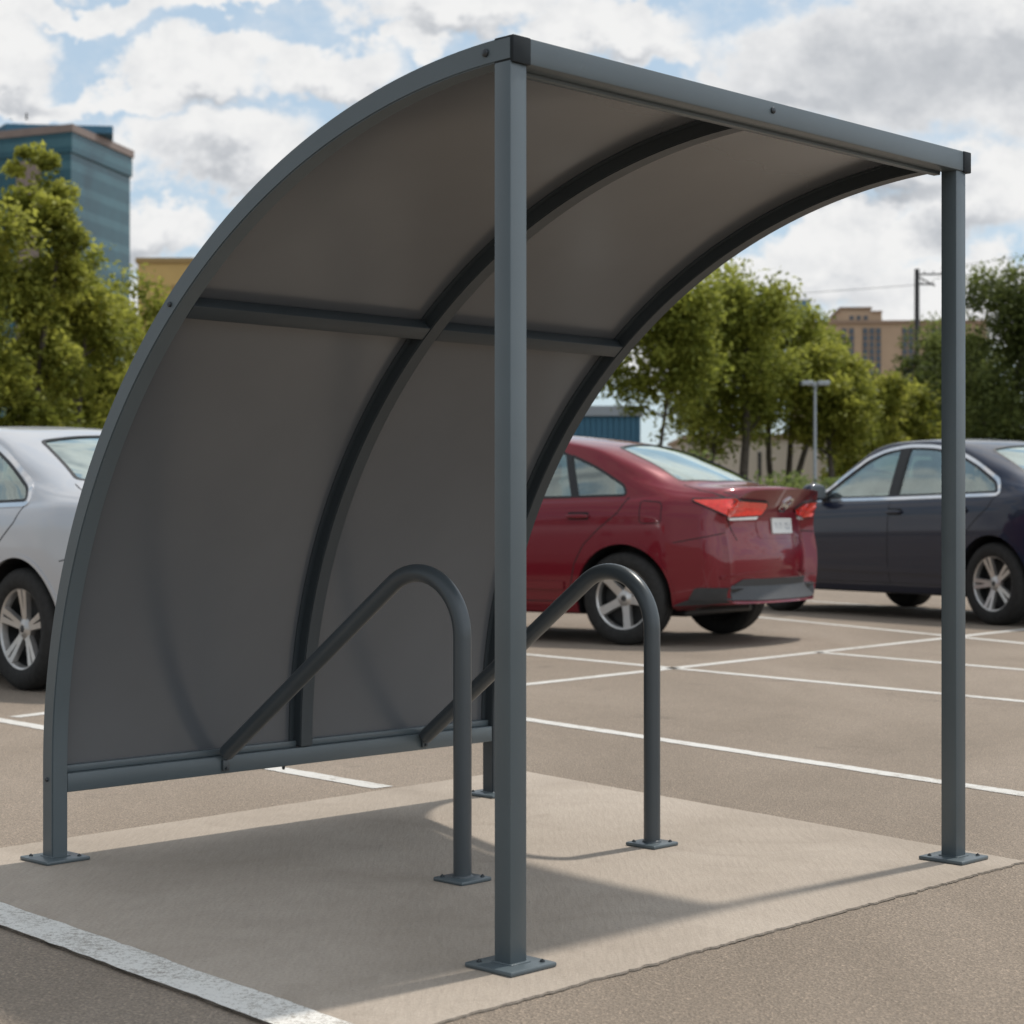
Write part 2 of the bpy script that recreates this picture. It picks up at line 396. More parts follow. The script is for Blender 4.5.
# dark joint round the pad
jt = MB()
wd_ = lambda: .004 + random.random() * .006
out = []
cx, cy = .7, .9
for i, (w, d) in enumerate(rim):
    e = .0015 + .003 * abs(math.sin(i * .37) * math.sin(i * .113)) + random.random() * .002
    dx, dy = w - cx, d - cy; l = math.hypot(dx, dy)
    out.append((w + dx / l * e, d + dy / l * e))
jt.add([G(w, d, GZ + .003) for w, d in rim] + [G(w, d, GZ + .003) for w, d in out], [(i, (i + 1) % nr, nr + (i + 1) % nr, nr + i) for i in range(nr)])
M['joint'] = paint('dirty_joint', (.17, .142, .114), .95, .3, 60)
tag(jt.build('pad_joint', M['joint'], recalc=False), kind='structure', label='dark joint round the concrete pad')

def strip_line(name, p, q, width, z, mat, jitter=.0035):
    p, q = Vector(p), Vector(q); L = (q - p).length; t = (q - p) / L; nrm = Vector((-t.y, t.x)); k = max(2, int(L / .03))
    vs = []; ja = jb = 0
    for i in range(k + 1):
        c = p + t * (L * i / k)
        ja = .6 * ja + random.gauss(0, jitter); jb = .6 * jb + random.gauss(0, jitter)
        a = c + nrm * (width / 2 + ja); b = c - nrm * (width / 2 + jb)
        vs += [G(a.x, a.y, z), G(b.x, b.y, z)]
    mb = MB(); mb.add(vs, [(2 * i, 2 * i + 1, 2 * i + 3, 2 * i + 2) for i in range(k)])
    return tag(mb.build(name, mat, recalc=False), kind='structure', label='white painted parking line')
strip_line('painted_line', (-.93, -4.0), (-.450, 1.935), .112, .004, M['line_worn'], .002)
for nm, p, q, wdt in (('painted_line', (3.53, 3.75), (2.1, -4.2), .085), ('painted_line', (6.46, 6.6), (5.2, -2.4), .085),
                 ('painted_line', (4.2, 4.50), (14.0, 5.42), .09), ('painted_line', (7.95, 4.86), (6.9, -.5), .085),
                 ('painted_line', (11.6, 8.6), (9.3, 3.2), .09), ('painted_line', (1.83, 6.6), (1.52, 2.12), .085), ('painted_line', (1.83, 5.07), (3.2, 5.4), .085),
                 ('painted_line', (14.4, 9.6), (13.0, 5.3), .085)):
    strip_line(nm, p, q, wdt, GZ + .002, M['line'], .0016)

# ------------------------------------------------------------------ the shelter
OA, OB, OC = 1.832, 1.71, .261           # outer ellipse: half axes and the height where it turns vertical
def arc(off, t):                        # t = 0 at the front beam, pi/2 where the hoop turns vertical
    return (OA - off) * math.sin(t), OC + (OB - off) * math.cos(t)
sh = empty('bike_shelter', S(W / 2, .9, 0), 0, 'dark grey curved steel bike shelter standing on the pale concrete pad', 'bike shelter')
def LS(w, d, z): return S(w, d, z) - sh.location
T = .05
def hoop(w0, w1, zend, name='arched_frame', mat='frame'):
    m = MB(); ring = []
    ts = [math.pi / 2 * i / 72 for i in range(73)]
    prof = [(arc(0, t), arc(T, t)) for t in ts]
    prof[0] = ((.0, HT), (.0, HT - T))
    if zend < OC:
        prof += [((OA, zend), (OA - T, zend))]
    for (do, zo), (di, zi) in prof:
        ring.append([LS(w0, do, zo), LS(w1, do, zo), LS(w1, di, zi), LS(w0, di, zi)])
    vs = [p for r_ in ring for p in r_]; k = len(ring)
    fs = [(4 * i + a, 4 * i + (a + 1) % 4, 4 * i + 4 + (a + 1) % 4, 4 * i + 4 + a) for i in range(k - 1) for a in range(4)]
    fs += [(0, 3, 2, 1), (4 * k - 4, 4 * k - 3, 4 * k - 2, 4 * k - 1)]
    m.add(vs, fs)
    o = m.build(name, M[mat], sh, smooth=30)
    return o
SLAB = 0.0
PZ = SLAB + .010
h1 = hoop(0, T, PZ); WM = (W + T) / 2; h2 = hoop(WM - T / 2, WM + T / 2, .242, mat='rib_shaded'); W3 = W - .012; h3 = hoop(W3 - .028, W3 + .022, PZ, mat='rib_shaded')
def bevel_obj(o, off, seg=2, ang=35):
    bm = bmesh.new(); bm.from_mesh(o.data)
    es = [e for e in bm.edges if len(e.link_faces) == 2 and e.calc_face_angle(0) > R(ang)]
    bmesh.ops.bevel(bm, geom=es, offset=off, segments=seg, affect='EDGES', clamp_overlap=True)
    bm.to_mesh(o.data); bm.free()
    o.data.polygons.foreach_set('use_smooth', [True] * len(o.data.polygons)); o.data.set_sharp_from_angle(angle=R(40))
for o in (h1, h2, h3): bevel_obj(o, .003)
# front posts
for w0 in (0, W):
    m = MB(); m.box((w0, 0.001, PZ), (w0 + T, T, HT - T - .001), fn=LS); m.build('post', M['frame'], sh, smooth=40, bevel=.0035)
# base plates with bolts, one under each post and each rear foot
def base_plate(w, d, half, parent, loc, z0=SLAB, th=.011):
    m = MB(); m.box((w - half, d - half, z0), (w + half, d + half, z0 + th), fn=lambda a, b, c: S(a, b, c) - loc)
    # weld fillet round the tube
    pl = m.build('base_plate', M['frame'], parent, smooth=40, bevel=.004)
    for sx, sy in ((-1, 1), (1, -1)):
            b = MB(); c = S(w + sx * half * .68, d + sy * half * .68, z0 + th) - loc
            b.lathe([(.0, .0062), (.0022, .006), (.0025, .0038), (.005, .0038), (.0054, .0), (.0065, .0), (.0065, -.001)], 6 * 2, axis='z', centre=c)
            b.build('bolt', M['bolt'], pl, smooth=30)
    return pl
for w, d in ((T / 2, T / 2), (W + T / 2, T / 2), (T / 2, OA - T / 2), (W3 - .003, OA - T / 2)):
    base_plate(w, d, .070, sh, sh.location)
    wl = MB(); wl.box((w - T / 2 - .004, d - T / 2 - .006, PZ), (w + T / 2 + .006, d + T / 2 + .006, PZ + .0035), fn=LS)
    wl.build('weld_bead', M['frame'], sh, smooth=60, bevel=.003)
# front beam with its end caps
m = MB(); m.box((T + .006, -.004, HT - T - .004), (W + T - .020, T, HT + .002), fn=LS)
beam = m.build('front_beam', M['frame'], sh, smooth=40, bevel=.003)
for a, b in ((.0, T + .006), (W + T - .020, W + T + .018)):
    m = MB(); m.box((a + (.0015 if a == 0 else 0), -.006, HT - T - .006), (b, T + .002, HT + .0025), fn=LS)
    m.build('end_cap', M['frame_dark'], beam, smooth=40, bevel=.003)
# lip under the beam that carries the sheets
m = MB(); m.box((T, T, HT - T - .012), (W - .002, T + .022, HT - T + .012), fn=LS); m.build('sheet_lip', M['frame'], sh, smooth=40, bevel=.002)
# sheets: one per bay, following the hoops just inside their outer edge
def sheet(w0, w1):
    m = MB(); vs = []; k = 96
    ts = [.028 + (math.pi / 2 - .028) * i / k for i in range(k + 1)]
    prof = [(arc(.007, t), arc(.011, t)) for t in ts] + [((OA - .007, .215), (OA - .011, .215))]; k += 1
    nw = 10
    for o_ in (0, 1):
        for p in prof:
            for j in range(nw + 1): vs.append(LS(w0 + (w1 - w0) * j / nw, p[o_][0], p[o_][1]))
    st = nw + 1; base = (k + 1) * st
    fs = []
    for i in range(k):
        for j in range(nw):
            a = i * st + j; fs.append((a, a + 1, a + st + 1, a + st)); b = base + a; fs.append((b, b + st, b + st + 1, b + 1))
    for i in range(k):
        for j in (0, nw):
            a = i * st + j; fs.append((a, a + st, base + a + st, base + a))
    for j in range(nw):
        for i in (0, k):
            a = i * st + j; fs.append((a, a + 1, base + a + 1, base + a))
    m.add(vs, fs); return m.build('roof_sheet', M['panel'], sh, smooth=40)
sheet(T, WM - T / 2); sheet(WM + T / 2, W3 - .028)
# thin retaining flange along the sheet edges
def flange(w, side, name='edge_flange'):
    m = MB(); vs = []; k = 80
    for i in range(k + 1):
        t = .03 + (math.pi / 2 - .03) * i / k
        for off in (.0115, .0155):
            for ww in (w, w + side * .016): vs.append(LS(ww, *arc(off, t)))
    fs = []
    for i in range(k):
        a = 4 * i
        for p, q in ((0, 1), (1, 3), (3, 2), (2, 0)): fs.append((a + p, a + q, a + 4 + q, a + 4 + p))
    fs += [(0, 1, 3, 2), (4 * k, 4 * k + 2, 4 * k + 3, 4 * k + 1)]
    m.add(vs, fs); m.build(name, M['rib_shaded'], sh, smooth=40)
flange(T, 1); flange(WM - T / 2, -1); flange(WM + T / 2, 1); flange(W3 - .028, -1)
# purlin
tp = None
for i in range(1000):
    t = math.pi / 2 * i / 1000
    if arc(T, t)[1] < 1.483: tp = t; break
def purlin(w0, w1):
    m = MB(); dt = .0135
    q = [arc(.012, tp - dt), arc(.012, tp + dt), arc(T - .001, tp + dt), arc(T - .001, tp - dt)]
    m.hexa([LS(w0, *p) for p in q] + [LS(w1, *p) for p in q]); m.build('cross_rail', M['rib_shaded'], sh, smooth=40, bevel=.003)
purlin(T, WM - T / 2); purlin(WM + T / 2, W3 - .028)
# bottom rail, an angle on top that holds the sheets, fixing screw
RD0, RD1, RZ0, RZ1 = OA - T + .001, OA - .002, .187, .240
m = MB(); m.box((T, RD0, RZ0), (W3 - .028, RD1, RZ1), fn=LS); m.build('bottom_rail', M['frame'], sh, smooth=40, bevel=.004)
for a, b in ((T, WM - T / 2), (WM + T / 2, W3 - .028)):
    m = MB(); m.box((a, OA - .030, RZ1 + .0005), (b, OA - .013, RZ1 + .020), fn=LS); m.build('rail_angle', M['frame'], sh, smooth=40, bevel=.002)
def disc_bolt(p, axis, r=.009, h=.006):
    b = MB(); axis = axis.normalized()
    b.tube([p - axis * .002, p + axis * h * .6, p + axis * h, p + axis * (h + .0005)], [r, r, r * .7, .001], 14)
    b.build('bolt', M['bolt'], sh, smooth=40)
disc_bolt(LS(0, .075, HT - T * .5), -E1); disc_bolt(LS(0, 1.225, 1.500), -E1, .007); disc_bolt(LS(0, OA - T / 2, .226), -E1, .006)
disc_bolt(LS(WM + .004, -.004, HT - .020), -E2, .008); disc_bolt(LS(.83, RD0 + .02, RZ0), Vector((0, 0, -1)), .005, .012)
disc_bolt(LS(W - .07, T + .022, HT - T), -E2, .006)

# ------------------------------------------------------------------ two bike racks
def rack(w, d, label, wend=None, drop=0.0):
    wb_, db_ = w, d; wend = w if wend is None else wend
    loc = S(w, d, 0); o = empty('bike_rack', loc, 0, label, 'bike rack', 'bike racks under the shelter')
    Lr = lambda dd, z: S(wb_ + (wend - wb_) * (dd - db_) / (OA - T - db_), dd, z) - loc
    sl = .718; r = .168; phi = math.atan2(1, sl)              # angle between the upright and the slope
    zc = .637 - drop; pts = [(d, PZ), (d, .2), (d, .4), (d, .55)]
    cx = d + r
    end_ang = math.pi / 2 - math.atan(sl)                     # arc runs from pi (upright) to this angle
    for i in range(25):
        a = math.pi + (end_ang - math.pi) * i / 24
        pts.append((cx + r * math.cos(a), zc + r * math.sin(a)))
    x, z = pts[-1]; end = (OA - T - .010, z - sl * (OA - T - .010 - x))
    for i in range(1, 9): pts.append((x + (end[0] - x) * i / 8, z + (end[1] - z) * i / 8))
    m = MB(); m.tube([Lr(*p) for p in pts], .0243, 24); m.build('tube', M['rack'], o, smooth=50)
    base_plate(w, d, .055, o, loc)
    m = MB(); m.tube([Lr(d, PZ), Lr(d, PZ + .004), Lr(d, PZ + .008)], [.029, .028, .0234], 24); m.build('weld_bead', M['rack'], o, smooth=60)
    # flattened lug bolted to the bottom rail
    m = MB(); m.box((wend - .012, OA - T - .009, .196), (wend + .012, OA - T + .0005, .230), fn=lambda a, b, c: S(a, b, c) - loc)
    lug = m.build('end_lug', M['rack'], o, smooth=40, bevel=.002)
    b = MB(); p = Lr(OA - T - .009, .204); b.tube([p, p - E2 * .006, p - E2 * .0065], [.005, .004, .001], 10); b.build('bolt', M['bolt'], lug, smooth=40)
    return o
rack(.610, .779, 'dark grey tubular bike rack beside the near front post, its foot left of the post', .590)
rack(1.366, .769, 'dark grey tubular bike rack on the far side, standing in front of the red car', 1.40, .012)

# ------------------------------------------------------------------ cars
def pchip(pts):
    xs = np.array([p[0] for p in pts]); ys = np.array([p[1] for p in pts])
    h = np.diff(xs); d = np.diff(ys) / h; m = np.zeros(len(xs))
    m[1:-1] = [0 if a * b <= 0 else 2 * a * b / (a + b) for a, b in zip(d[:-1], d[1:])]
    m[0], m[-1] = d[0], d[-1]
    def f(x):
        x = min(max(x, xs[0]), xs[-1]); i = min(int(np.searchsorted(xs, x, 'right')) - 1, len(h) - 1)
        t = (x - xs[i]) / h[i]
        return float((1 + 2 * t) * (1 - t) ** 2 * ys[i] + t * (1 - t) ** 2 * h[i] * m[i] + t * t * (3 - 2 * t) * ys[i + 1] + t * t * (t - 1) * h[i] * m[i + 1])
    def g(x, s=.045): return sum(f(x + k * s) * wk for k, wk in ((-2, .1), (-1, .22), (0, .36), (1, .22), (2, .1)))
    return g
def sstep(a, b, x):
    t = min(1, max(0, (x - a) / (b - a))); return t * t * (3 - 2 * t)
def lerp(a, b, t): return a + (b - a) * t
def cr(P, sub):
    out = []
    for i in range(len(P) - 1):
        p0, p1, p2, p3 = P[max(i - 1, 0)], P[i], P[i + 1], P[min(i + 2, len(P) - 1)]
        for k in range(sub):
            t = k / sub
            out.append(tuple(.5 * (2 * b + (c - a) * t + (2 * a - 5 * b + 4 * c - d) * t * t + (3 * b - a - 3 * c + d) * t ** 3) for a, b, c, d in zip(p0, p1, p2, p3)))
    out.append(P[-1]); return out

class Body:
    XR, XF = -2.30, 2.30
    def __init__(s, top, belt, width, bottom, rear_dx, tumble=.40):
        s.zt, s.zb, s.w, s.z0 = pchip(top), pchip(belt), pchip(width), pchip(bottom)
        s.rdx = pchip(rear_dx); s.tb = tumble
        s.fdx = pchip([(.2, -.10), (.35, -.01), (.5, .02), (.62, .0), (.75, -.09), (.9, -.2)])
    def ctrl(s, x, inset=0.0):
        zt, zb, w, z0 = s.zt(x), s.zb(x), s.w(x), s.z0(x)
        zt = max(zt, zb + .03); gh = zt - zb - .02; t = sstep(.10, .40, zt - zb)
        z9 = lerp(zb + .02 + .45 * gh, zt - .072, t)
        y9 = lerp(w - .115, w - .062 - s.tb * (z9 - zb - .02), t)
        z10 = lerp(zt - .016, zt - .026, t); y10 = y9 - lerp(.10, .065, t)
        mz = z0 + .52 * (zb - z0)
        return [(0, z0), (.6 * w, z0), (w - .085, z0 + .004), (w - .040, z0 + .045), (w - .024, z0 + .12), (w - .004, mz),
                (w - .004, lerp(mz, zb, .55)), (w - .010, zb - .085), (w - .030, zb - .022), (w - .058, zb + .018),
                (lerp(w - .058, y9, .5) + .006 * t, lerp(zb + .018, z9, .5)), (y9, z9), (y10, z10), (.5 * y10, zt - .007), (0, zt)]
    def deform(s, x, y, z):
        zb = s.zb(x); b = sstep(zb, zb + .16, z)
        q = (abs(y) / .7) ** 2
        x2 = x + b * q * (.13 * sstep(-.45, -1.1, x) * sstep(-2.2, -1.9, x) - .17 * sstep(.0, .7, x) * sstep(1.45, 1.1, x))
        gr = sstep(-1.45, s.XR, x); gf = sstep(1.35, s.XF, x)
        x2 += gr * (s.rdx(z) * (1 - .5 * min(1, (abs(y) / .80) ** 2)) + .25 * (abs(y) / .82) ** 2.5) + gf * (s.fdx(z) - .42 * (abs(y) / .85) ** 2.2)
        return (x2, y, z)
    def rings(s):
        r = .14; out = []
        zc = .62
        ph = [R(a) for a in (3, 10, 18, 27, 37, 48, 60, 72, 82, 90)]
        def sec(x, k):
            half = cr(s.ctrl(x), 4)
            w = s.w(x)
            ky, kz = 1 - k / w, 1 - k / .40
            return [(y * ky, zc + (z - zc) * kz) for y, z in half]
        xs = []
        for p in ph: xs.append((s.XR + r * (1 - math.sin(p)), r * (1 - math.cos(math.pi / 2 - p))))
        n = 112
        for i in range(n + 1): xs.append((s.XR + r + (s.XF - s.XR - 2 * r) * (i + 1) / (n + 2), 0))
        for p in ph[::-1]: xs.append((s.XF - r * (1 - math.sin(p)), r * (1 - math.cos(math.pi / 2 - p))))
        return [(x, sec(x, k)) for x, k in xs], zc
    def mesh(s):
        rr, zc = s.rings(); m = MB(); vs = []; fs = []
        full = []
        for x, half in rr:
            ring = [(x, y, z) for y, z in half] + [(x, -y, z) for y, z in half[-2:0:-1]]
            full.append(ring)
        k = len(full[0])
        def caps(ring):
            x = ring[0][0]; res = []
            for t in (.9, .75, .6, .45, .3, .15): res.append([(x, y * t, zc + (z - zc) * t) for _, y, z in ring])
            return res, (x, 0, zc)
        ca, c0 = caps(full[0]); cb, c1 = caps(full[-1])
        allr = ca[::-1] + full + cb
        for ring in allr: vs += ring
        for i in range(len(allr) - 1):
            for j in range(k): fs.append((i * k + j, i * k + (j + 1) % k, (i + 1) * k + (j + 1) % k, (i + 1) * k + j))
        vs.append(c0); vs.append(c1); a = len(vs) - 2
        for j in range(k):
            fs.append((a, (j + 1) % k, j)); e = (len(allr) - 1) * k; fs.append((a + 1, e + j, e + (j + 1) % k))
        vs = [s.deform(*v) for v in vs]
        me = bpy.data.meshes.new('body'); me.from_pydata(vs, [], fs)
        bm = bmesh.new(); bm.from_mesh(me); bmesh.ops.recalc_face_normals(bm, faces=bm.faces); bm.to_mesh(me); bm.free()
        me.polygons.foreach_set('use_smooth', [True] * len(me.polygons)); me.update(); return me
    def cavity(s, x0, x1, zf=.74, ins=.042):
        vs = []; fs = []; n = 40; k = None
        for i in range(n + 1):
            x = lerp(x0, x1, i / n); c = cr(s.ctrl(x)[8:], 3)
            half = [(0, zf), (s.w(x) - .12, zf)] + [(max(y - ins, 0), max(z - ins, zf + .05)) for y, z in c[1:]]
            ring = [(x, y, z) for y, z in half] + [(x, -y, z) for y, z in half[-2:0:-1]]
            k = len(ring); vs += ring
        for i in range(n):
            for j in range(k): fs.append((i * k + j, i * k + (j + 1) % k, (i + 1) * k + (j + 1) % k, (i + 1) * k + j))
        fs.append(tuple(range(k))); fs.append(tuple(n * k + j for j in range(k)))
        vs = [s.deform(*v) for v in vs]
        return vs, fs

def prism(mb, poly, fn, a, b):
    k = len(poly)
    mb.add([fn(u, v, a) for u, v in poly] + [fn(u, v, b) for u, v in poly],
           [tuple(range(k)), tuple(range(2 * k - 1, k - 1, -1))] + [(i, (i + 1) % k, k + (i + 1) % k, k + i) for i in range(k)])
def rounded(poly, r, seg=5):
    out = []; n = len(poly)
    for i in range(n):
        p = Vector(poly[i][:2]); a = Vector(poly[i - 1][:2]) - p; b = Vector(poly[(i + 1) % n][:2]) - p
        rr = poly[i][2] if len(poly[i]) > 2 else r
        rr = min(rr, a.length * .45, b.length * .45)
        p0 = p + a.normalized() * rr; p1 = p + b.normalized() * rr
        for k in range(seg + 1):
            t = k / seg; q = p0 * (1 - t) ** 2 + p * 2 * t * (1 - t) + p1 * t * t; out.append((q.x, q.y))
    return out
def resample(poly, step, closed=True):
    out = []; n = len(poly)
    for i in range(n if closed else n - 1):
        a = Vector(poly[i]); b = Vector(poly[(i + 1) % n]); k = max(1, int((b - a).length / step))
        for j in range(k): q = a.lerp(b, j / k); out.append((q.x, q.y))
    if not closed: out.append(tuple(poly[-1]))
    return out
def inside(poly, x, y):
    c = False; n = len(poly)
    for i in range(n):
        (x0, y0), (x1, y1) = poly[i], poly[i - 1]
        if (y0 > y) != (y1 > y) and x < (x1 - x0) * (y - y0) / (y1 - y0) + x0: c = not c
    return c
# projections on to the body: (u, v) -> ray
def side_ray(sg): return lambda u, v: (Vector((u, 3 * sg, v)), Vector((0, -sg, 0)))
def top_ray(u, v): return Vector((u, v, 4)), Vector((0, 0, -1))
def rear_ray(u, v): return Vector((-5, u, v)), Vector((1, 0, 0))
def front_ray(u, v): return Vector((5, u, v)), Vector((-1, 0, 0))
def corner_ray(sg):       # rear corner, u = (x + sg*y)/sqrt2
    q = math.sqrt(.5)
    return lambda u, v: (Vector((u * q - 4 * q, sg * (u * q + 4 * q), v)), Vector((q, -sg * q, 0)))
def fcorner_ray(sg):      # front corner, u = (-x + sg*y)/sqrt2
    q = math.sqrt(.5)
    return lambda u, v: (Vector((-u * q + 4 * q, sg * (u * q + 4 * q), v)), Vector((-q, -sg * q, 0)))

class Car:
    def __init__(s, body):
        s.body = body; s.solid = body.mesh()
        s.bvh = BVHTree.FromPolygons([v.co[:] for v in s.solid.vertices], [p.vertices[:] for p in s.solid.polygons])
    def hit(s, ray, uv, off):
        o, d = ray(*uv); h, nrm, i, _ = s.bvh.ray_cast(o, d)
        if h is None: return None
        if nrm.dot(d) > 0: nrm = -nrm
        return h + nrm * off
    def patch(s, name, poly, ray, off, mat, parent, step=.035, skirt=.012):
        poly = resample(poly, step); n = len(poly)
        us = [p[0] for p in poly]; vv = [p[1] for p in poly]
        pts = [Vector(p) for p in poly]
        u = min(us) + step * .5
        while u < max(us):
            v = min(vv) + step * .5
            while v < max(vv):
                if inside(poly, u, v) and min((Vector((u, v)) - p).length for p in pts[:n]) > step * .55: pts.append(Vector((u, v)))
                v += step
            u += step
        r = delaunay_2d_cdt(pts, [(i, (i + 1) % n) for i in range(n)], [], 1, 1e-6)
        P = [s.hit(ray, p, off) for p in r[0]]
        idx = {}; vs = []
        for i, p in enumerate(P):
            if p is not None: idx[i] = len(vs); vs.append(p)
        fs = [tuple(idx[i] for i in f) for f in r[2] if all(i in idx for i in f)]
        b = len(vs); ring = [i for i in range(n) if i in idx]
        cen = {}
        for k, i in enumerate(ring):
            q = s.hit(ray, r[0][i], off - skirt); vs.append(q if q is not None else vs[idx[i]])
        for k in range(len(ring)):
            i, j = idx[ring[k]], idx[ring[(k + 1) % len(ring)]]
            fs.append((i, j, b + (k + 1) % len(ring), b + k))
        m = MB(); m.add(vs, fs); return m.build(name, mat, parent, smooth=35)
    def strip(s, name, line, ray, width, off, mat, parent, closed=False, step=.03, side=0, skirt=.01):
        line = resample(line, step, closed); n = len(line); L = []; Rr = []
        for i in range(n):
            a = Vector(line[(i - 1) % n] if closed else line[max(i - 1, 0)]); b = Vector(line[(i + 1) % n] if closed else line[min(i + 1, n - 1)])
            t = (b - a).normalized(); nr_ = Vector((-t.y, t.x)); p = Vector(line[i])
            L.append(p + nr_ * (width * (.5 + side * .5))); Rr.append(p - nr_ * (width * (.5 - side * .5)))
        rows = []
        for a, b in zip(L, Rr):
            q = [s.hit(ray, a, off - skirt), s.hit(ray, a, off), s.hit(ray, b, off), s.hit(ray, b, off - skirt)]
            rows.append(q if all(x is not None for x in q) else None)
        m = MB(); cnt = n if closed else n - 1
        for i in range(cnt):
            a, b = rows[i], rows[(i + 1) % n]
            if a is None or b is None: continue
            if (a[1] - b[1]).length > .25: continue
            m.add(a + b, [(0, 1, 5, 4), (1, 2, 6, 5), (2, 3, 7, 6)])
        bm_o = m.build(name, mat, parent, smooth=35)
        bm = bmesh.new(); bm.from_mesh(bm_o.data); bmesh.ops.remove_doubles(bm, verts=bm.verts, dist=1e-5); bmesh.ops.recalc_face_normals(bm, faces=bm.faces)
        bm.to_mesh(bm_o.data); bm.free(); bm_o.data.polygons.foreach_set('use_smooth', [True] * len(bm_o.data.polygons)); bm_o.data.set_sharp_from_angle(angle=R(35))
        return bm_o
    def shell(s, paintm, windows_side, rear_win, front_win, cav, archR, wx, wz, parent):
        def tmp(me): o = bpy.data.objects.new('tmp', me); COL.objects.link(o); return o
        def mk(vs, fs, mat):
            me = bpy.data.meshes.new('cut'); me.from_pydata(vs, [], fs); me.materials.append(mat)
            bm = bmesh.new(); bm.from_mesh(me); bmesh.ops.recalc_face_normals(bm, faces=bm.faces); bm.to_mesh(me); bm.free(); return me
        s.solid.materials.clear(); s.solid.materials.append(paintm)
        o = tmp(s.solid)
        c1 = tmp(mk(*s.body.cavity(*cav), M['interior']))
        mb = MB()
        for sg in (1, -1):
            for poly in windows_side: prism(mb, poly, lambda u, v, t: (u, t, v), .30 * sg, 1.3 * sg)
            for x in wx:
                ring = [(x + archR * math.cos(a), max(wz + archR * math.sin(a), -.5)) for a in [2 * math.pi * i / 40 for i in range(40)]]
                prism(mb, ring, lambda u, v, t: (u, t, v), .56 * sg, 1.3 * sg)
        prism(mb, rear_win, lambda u, v, t: (u, v, t), 1.0, 1.8)
        prism(mb, front_win, lambda u, v, t: (u, v, t), .98, 1.8)
        c2 = tmp(mk(mb.v, mb.f, M['black_trim']))
        for c in (c1, c2):
            md = o.modifiers.new('b', 'BOOLEAN'); md.operation = 'DIFFERENCE'; md.object = c; md.solver = 'EXACT'; md.material_mode = 'TRANSFER'
        dg = bpy.context.evaluated_depsgraph_get(); ev = o.evaluated_get(dg)
        me = bpy.data.meshes.new_from_object(ev, depsgraph=dg); me.name = 'body'
        # normals: follow the uncut skin where the face lies on it
        vn = [v.normal.copy() for v in s.solid.vertices]; sp = s.solid.polygons
        nl = [None] * len(me.loops); cache = {}
        for p in me.polygons:
            skin = False
            h, n_, i, dist = s.bvh.find_nearest(p.center)
            if dist is not None and dist < .004:
                if n_.dot(p.normal) < 0: n_ = -n_
                skin = n_.dot(p.normal) > .6
            for li in p.loop_indices:
                if not skin: nl[li] = p.normal[:]; continue
                vi = me.loops[li].vertex_index
                if vi not in cache:
                    co_ = me.vertices[vi].co; h, n_, i, dist = s.bvh.find_nearest(co_)
                    vsx = sp[i].vertices; acc = Vector(); 
                    for q in vsx: acc += vn[q] * (1 / ((s.solid.vertices[q].co - co_).length + 1e-4))
                    cache[vi] = acc.normalized()[:]
                c = cache[vi]
                nl[li] = c if Vector(c).dot(p.normal) > 0 else tuple(-x for x in c)
        me.polygons.foreach_set('use_smooth', [True] * len(me.polygons))
        me.normals_split_custom_set(nl)
        for t in (c1, c2, o): bpy.data.objects.remove(t)
        return link('body', me, parent)

def wheel(parent, x, y, z, rad, width, style, first):
    """one wheel: tyre with the rim as its part; sg decides which side faces out"""
    sg = 1 if y > 0 else -1
    if first is None:
        o = bpy.data.objects.new('wheel', None)
    r = rad; hw = width / 2
    rr = rad * .675
    m = MB()
    m.lathe([(rr - .012, -hw * .8), (rr, -hw * .92), (rr + .02, -hw * 1.0), (r - .045, -hw * 1.04), (r - .016, -hw * .9), (r - .004, -hw * .74), (r, -hw * .45), (r, -.03), (r - .006, -.028), (r - .006, -.02), (r, -.018), (r, .018), (r - .006, .02), (r - .006, .028), (r, .03), (r, hw * .45), (r - .004, hw * .74), (r - .016, hw * .9), (r - .045, hw * 1.04), (rr + .02, hw * 1.0), (rr, hw * .92), (rr - .012, hw * .8)], 48)
    t = m.build('wheel', M['tyre'], parent, smooth=50)
    t.location = (x, y, z); t.rotation_euler = (0, random.random() * 6, 0) if sg > 0 else (0, random.random() * 6, math.pi)
    b = MB(); b.lathe([(.001, -.02), (rr * .9, -.02), (rr * .95, -hw * .6)], 40); b.lathe([(rr * .93, -hw * .8), (rr * .93, hw * .55)], 40)
    b.build('brake', M['rim_dark'], t, smooth=40)
    k = MB()
    k.lathe([(rr * .90, hw * .45), (rr * .93, hw * .78), (rr * .965, hw * .86), (rr + .004, hw * .90), (rr + .004, hw * .80)], 48)
    nsp, twin, w0, w1 = style
    for i in range(nsp):
        for tw in ((-1, 1) if twin else (0,)):
            a = 2 * math.pi * i / nsp; off = tw * twin
            def P(rad_, half, yy, da=0):
                aa = a + off * (1 - .25 * (rad_ / rr)) ; ca, sa = math.cos(aa), math.sin(aa)
                return (rad_ * ca - half * sa, yy, rad_ * sa + half * ca)
            r0, rm, r1 = .035, rr * .55, rr * .95
            y0, ym, y1 = hw * .60, hw * .70, hw * .84
            for (ra, wa, ya), (rb, wb, yb) in (((r0, w0, y0), (rm, (w0 + w1) * .45, ym)), ((rm, (w0 + w1) * .45, ym), (r1, w1, y1))):
                k.hexa([P(ra, -wa, ya - .03), P(ra, wa, ya - .03), P(rb, wb, yb - .03), P(rb, -wb, yb - .03),
                        P(ra, -wa * .8, ya), P(ra, wa * .8, ya), P(rb, wb * .8, yb), P(rb, -wb * .8, yb)])
    k.lathe([(.001, hw * .74), (.026, hw * .74), (.032, hw * .70), (.062, hw * .58), (.064, hw * .3)], 28)
    k.build('rim', M['rim'], t, smooth=30)
    c = MB(); c.lathe([(.001, hw * .765), (.018, hw * .76), (.022, hw * .735)], 20); c.build('hub_cap', M['rim_dark'], t, smooth=40)
    return t

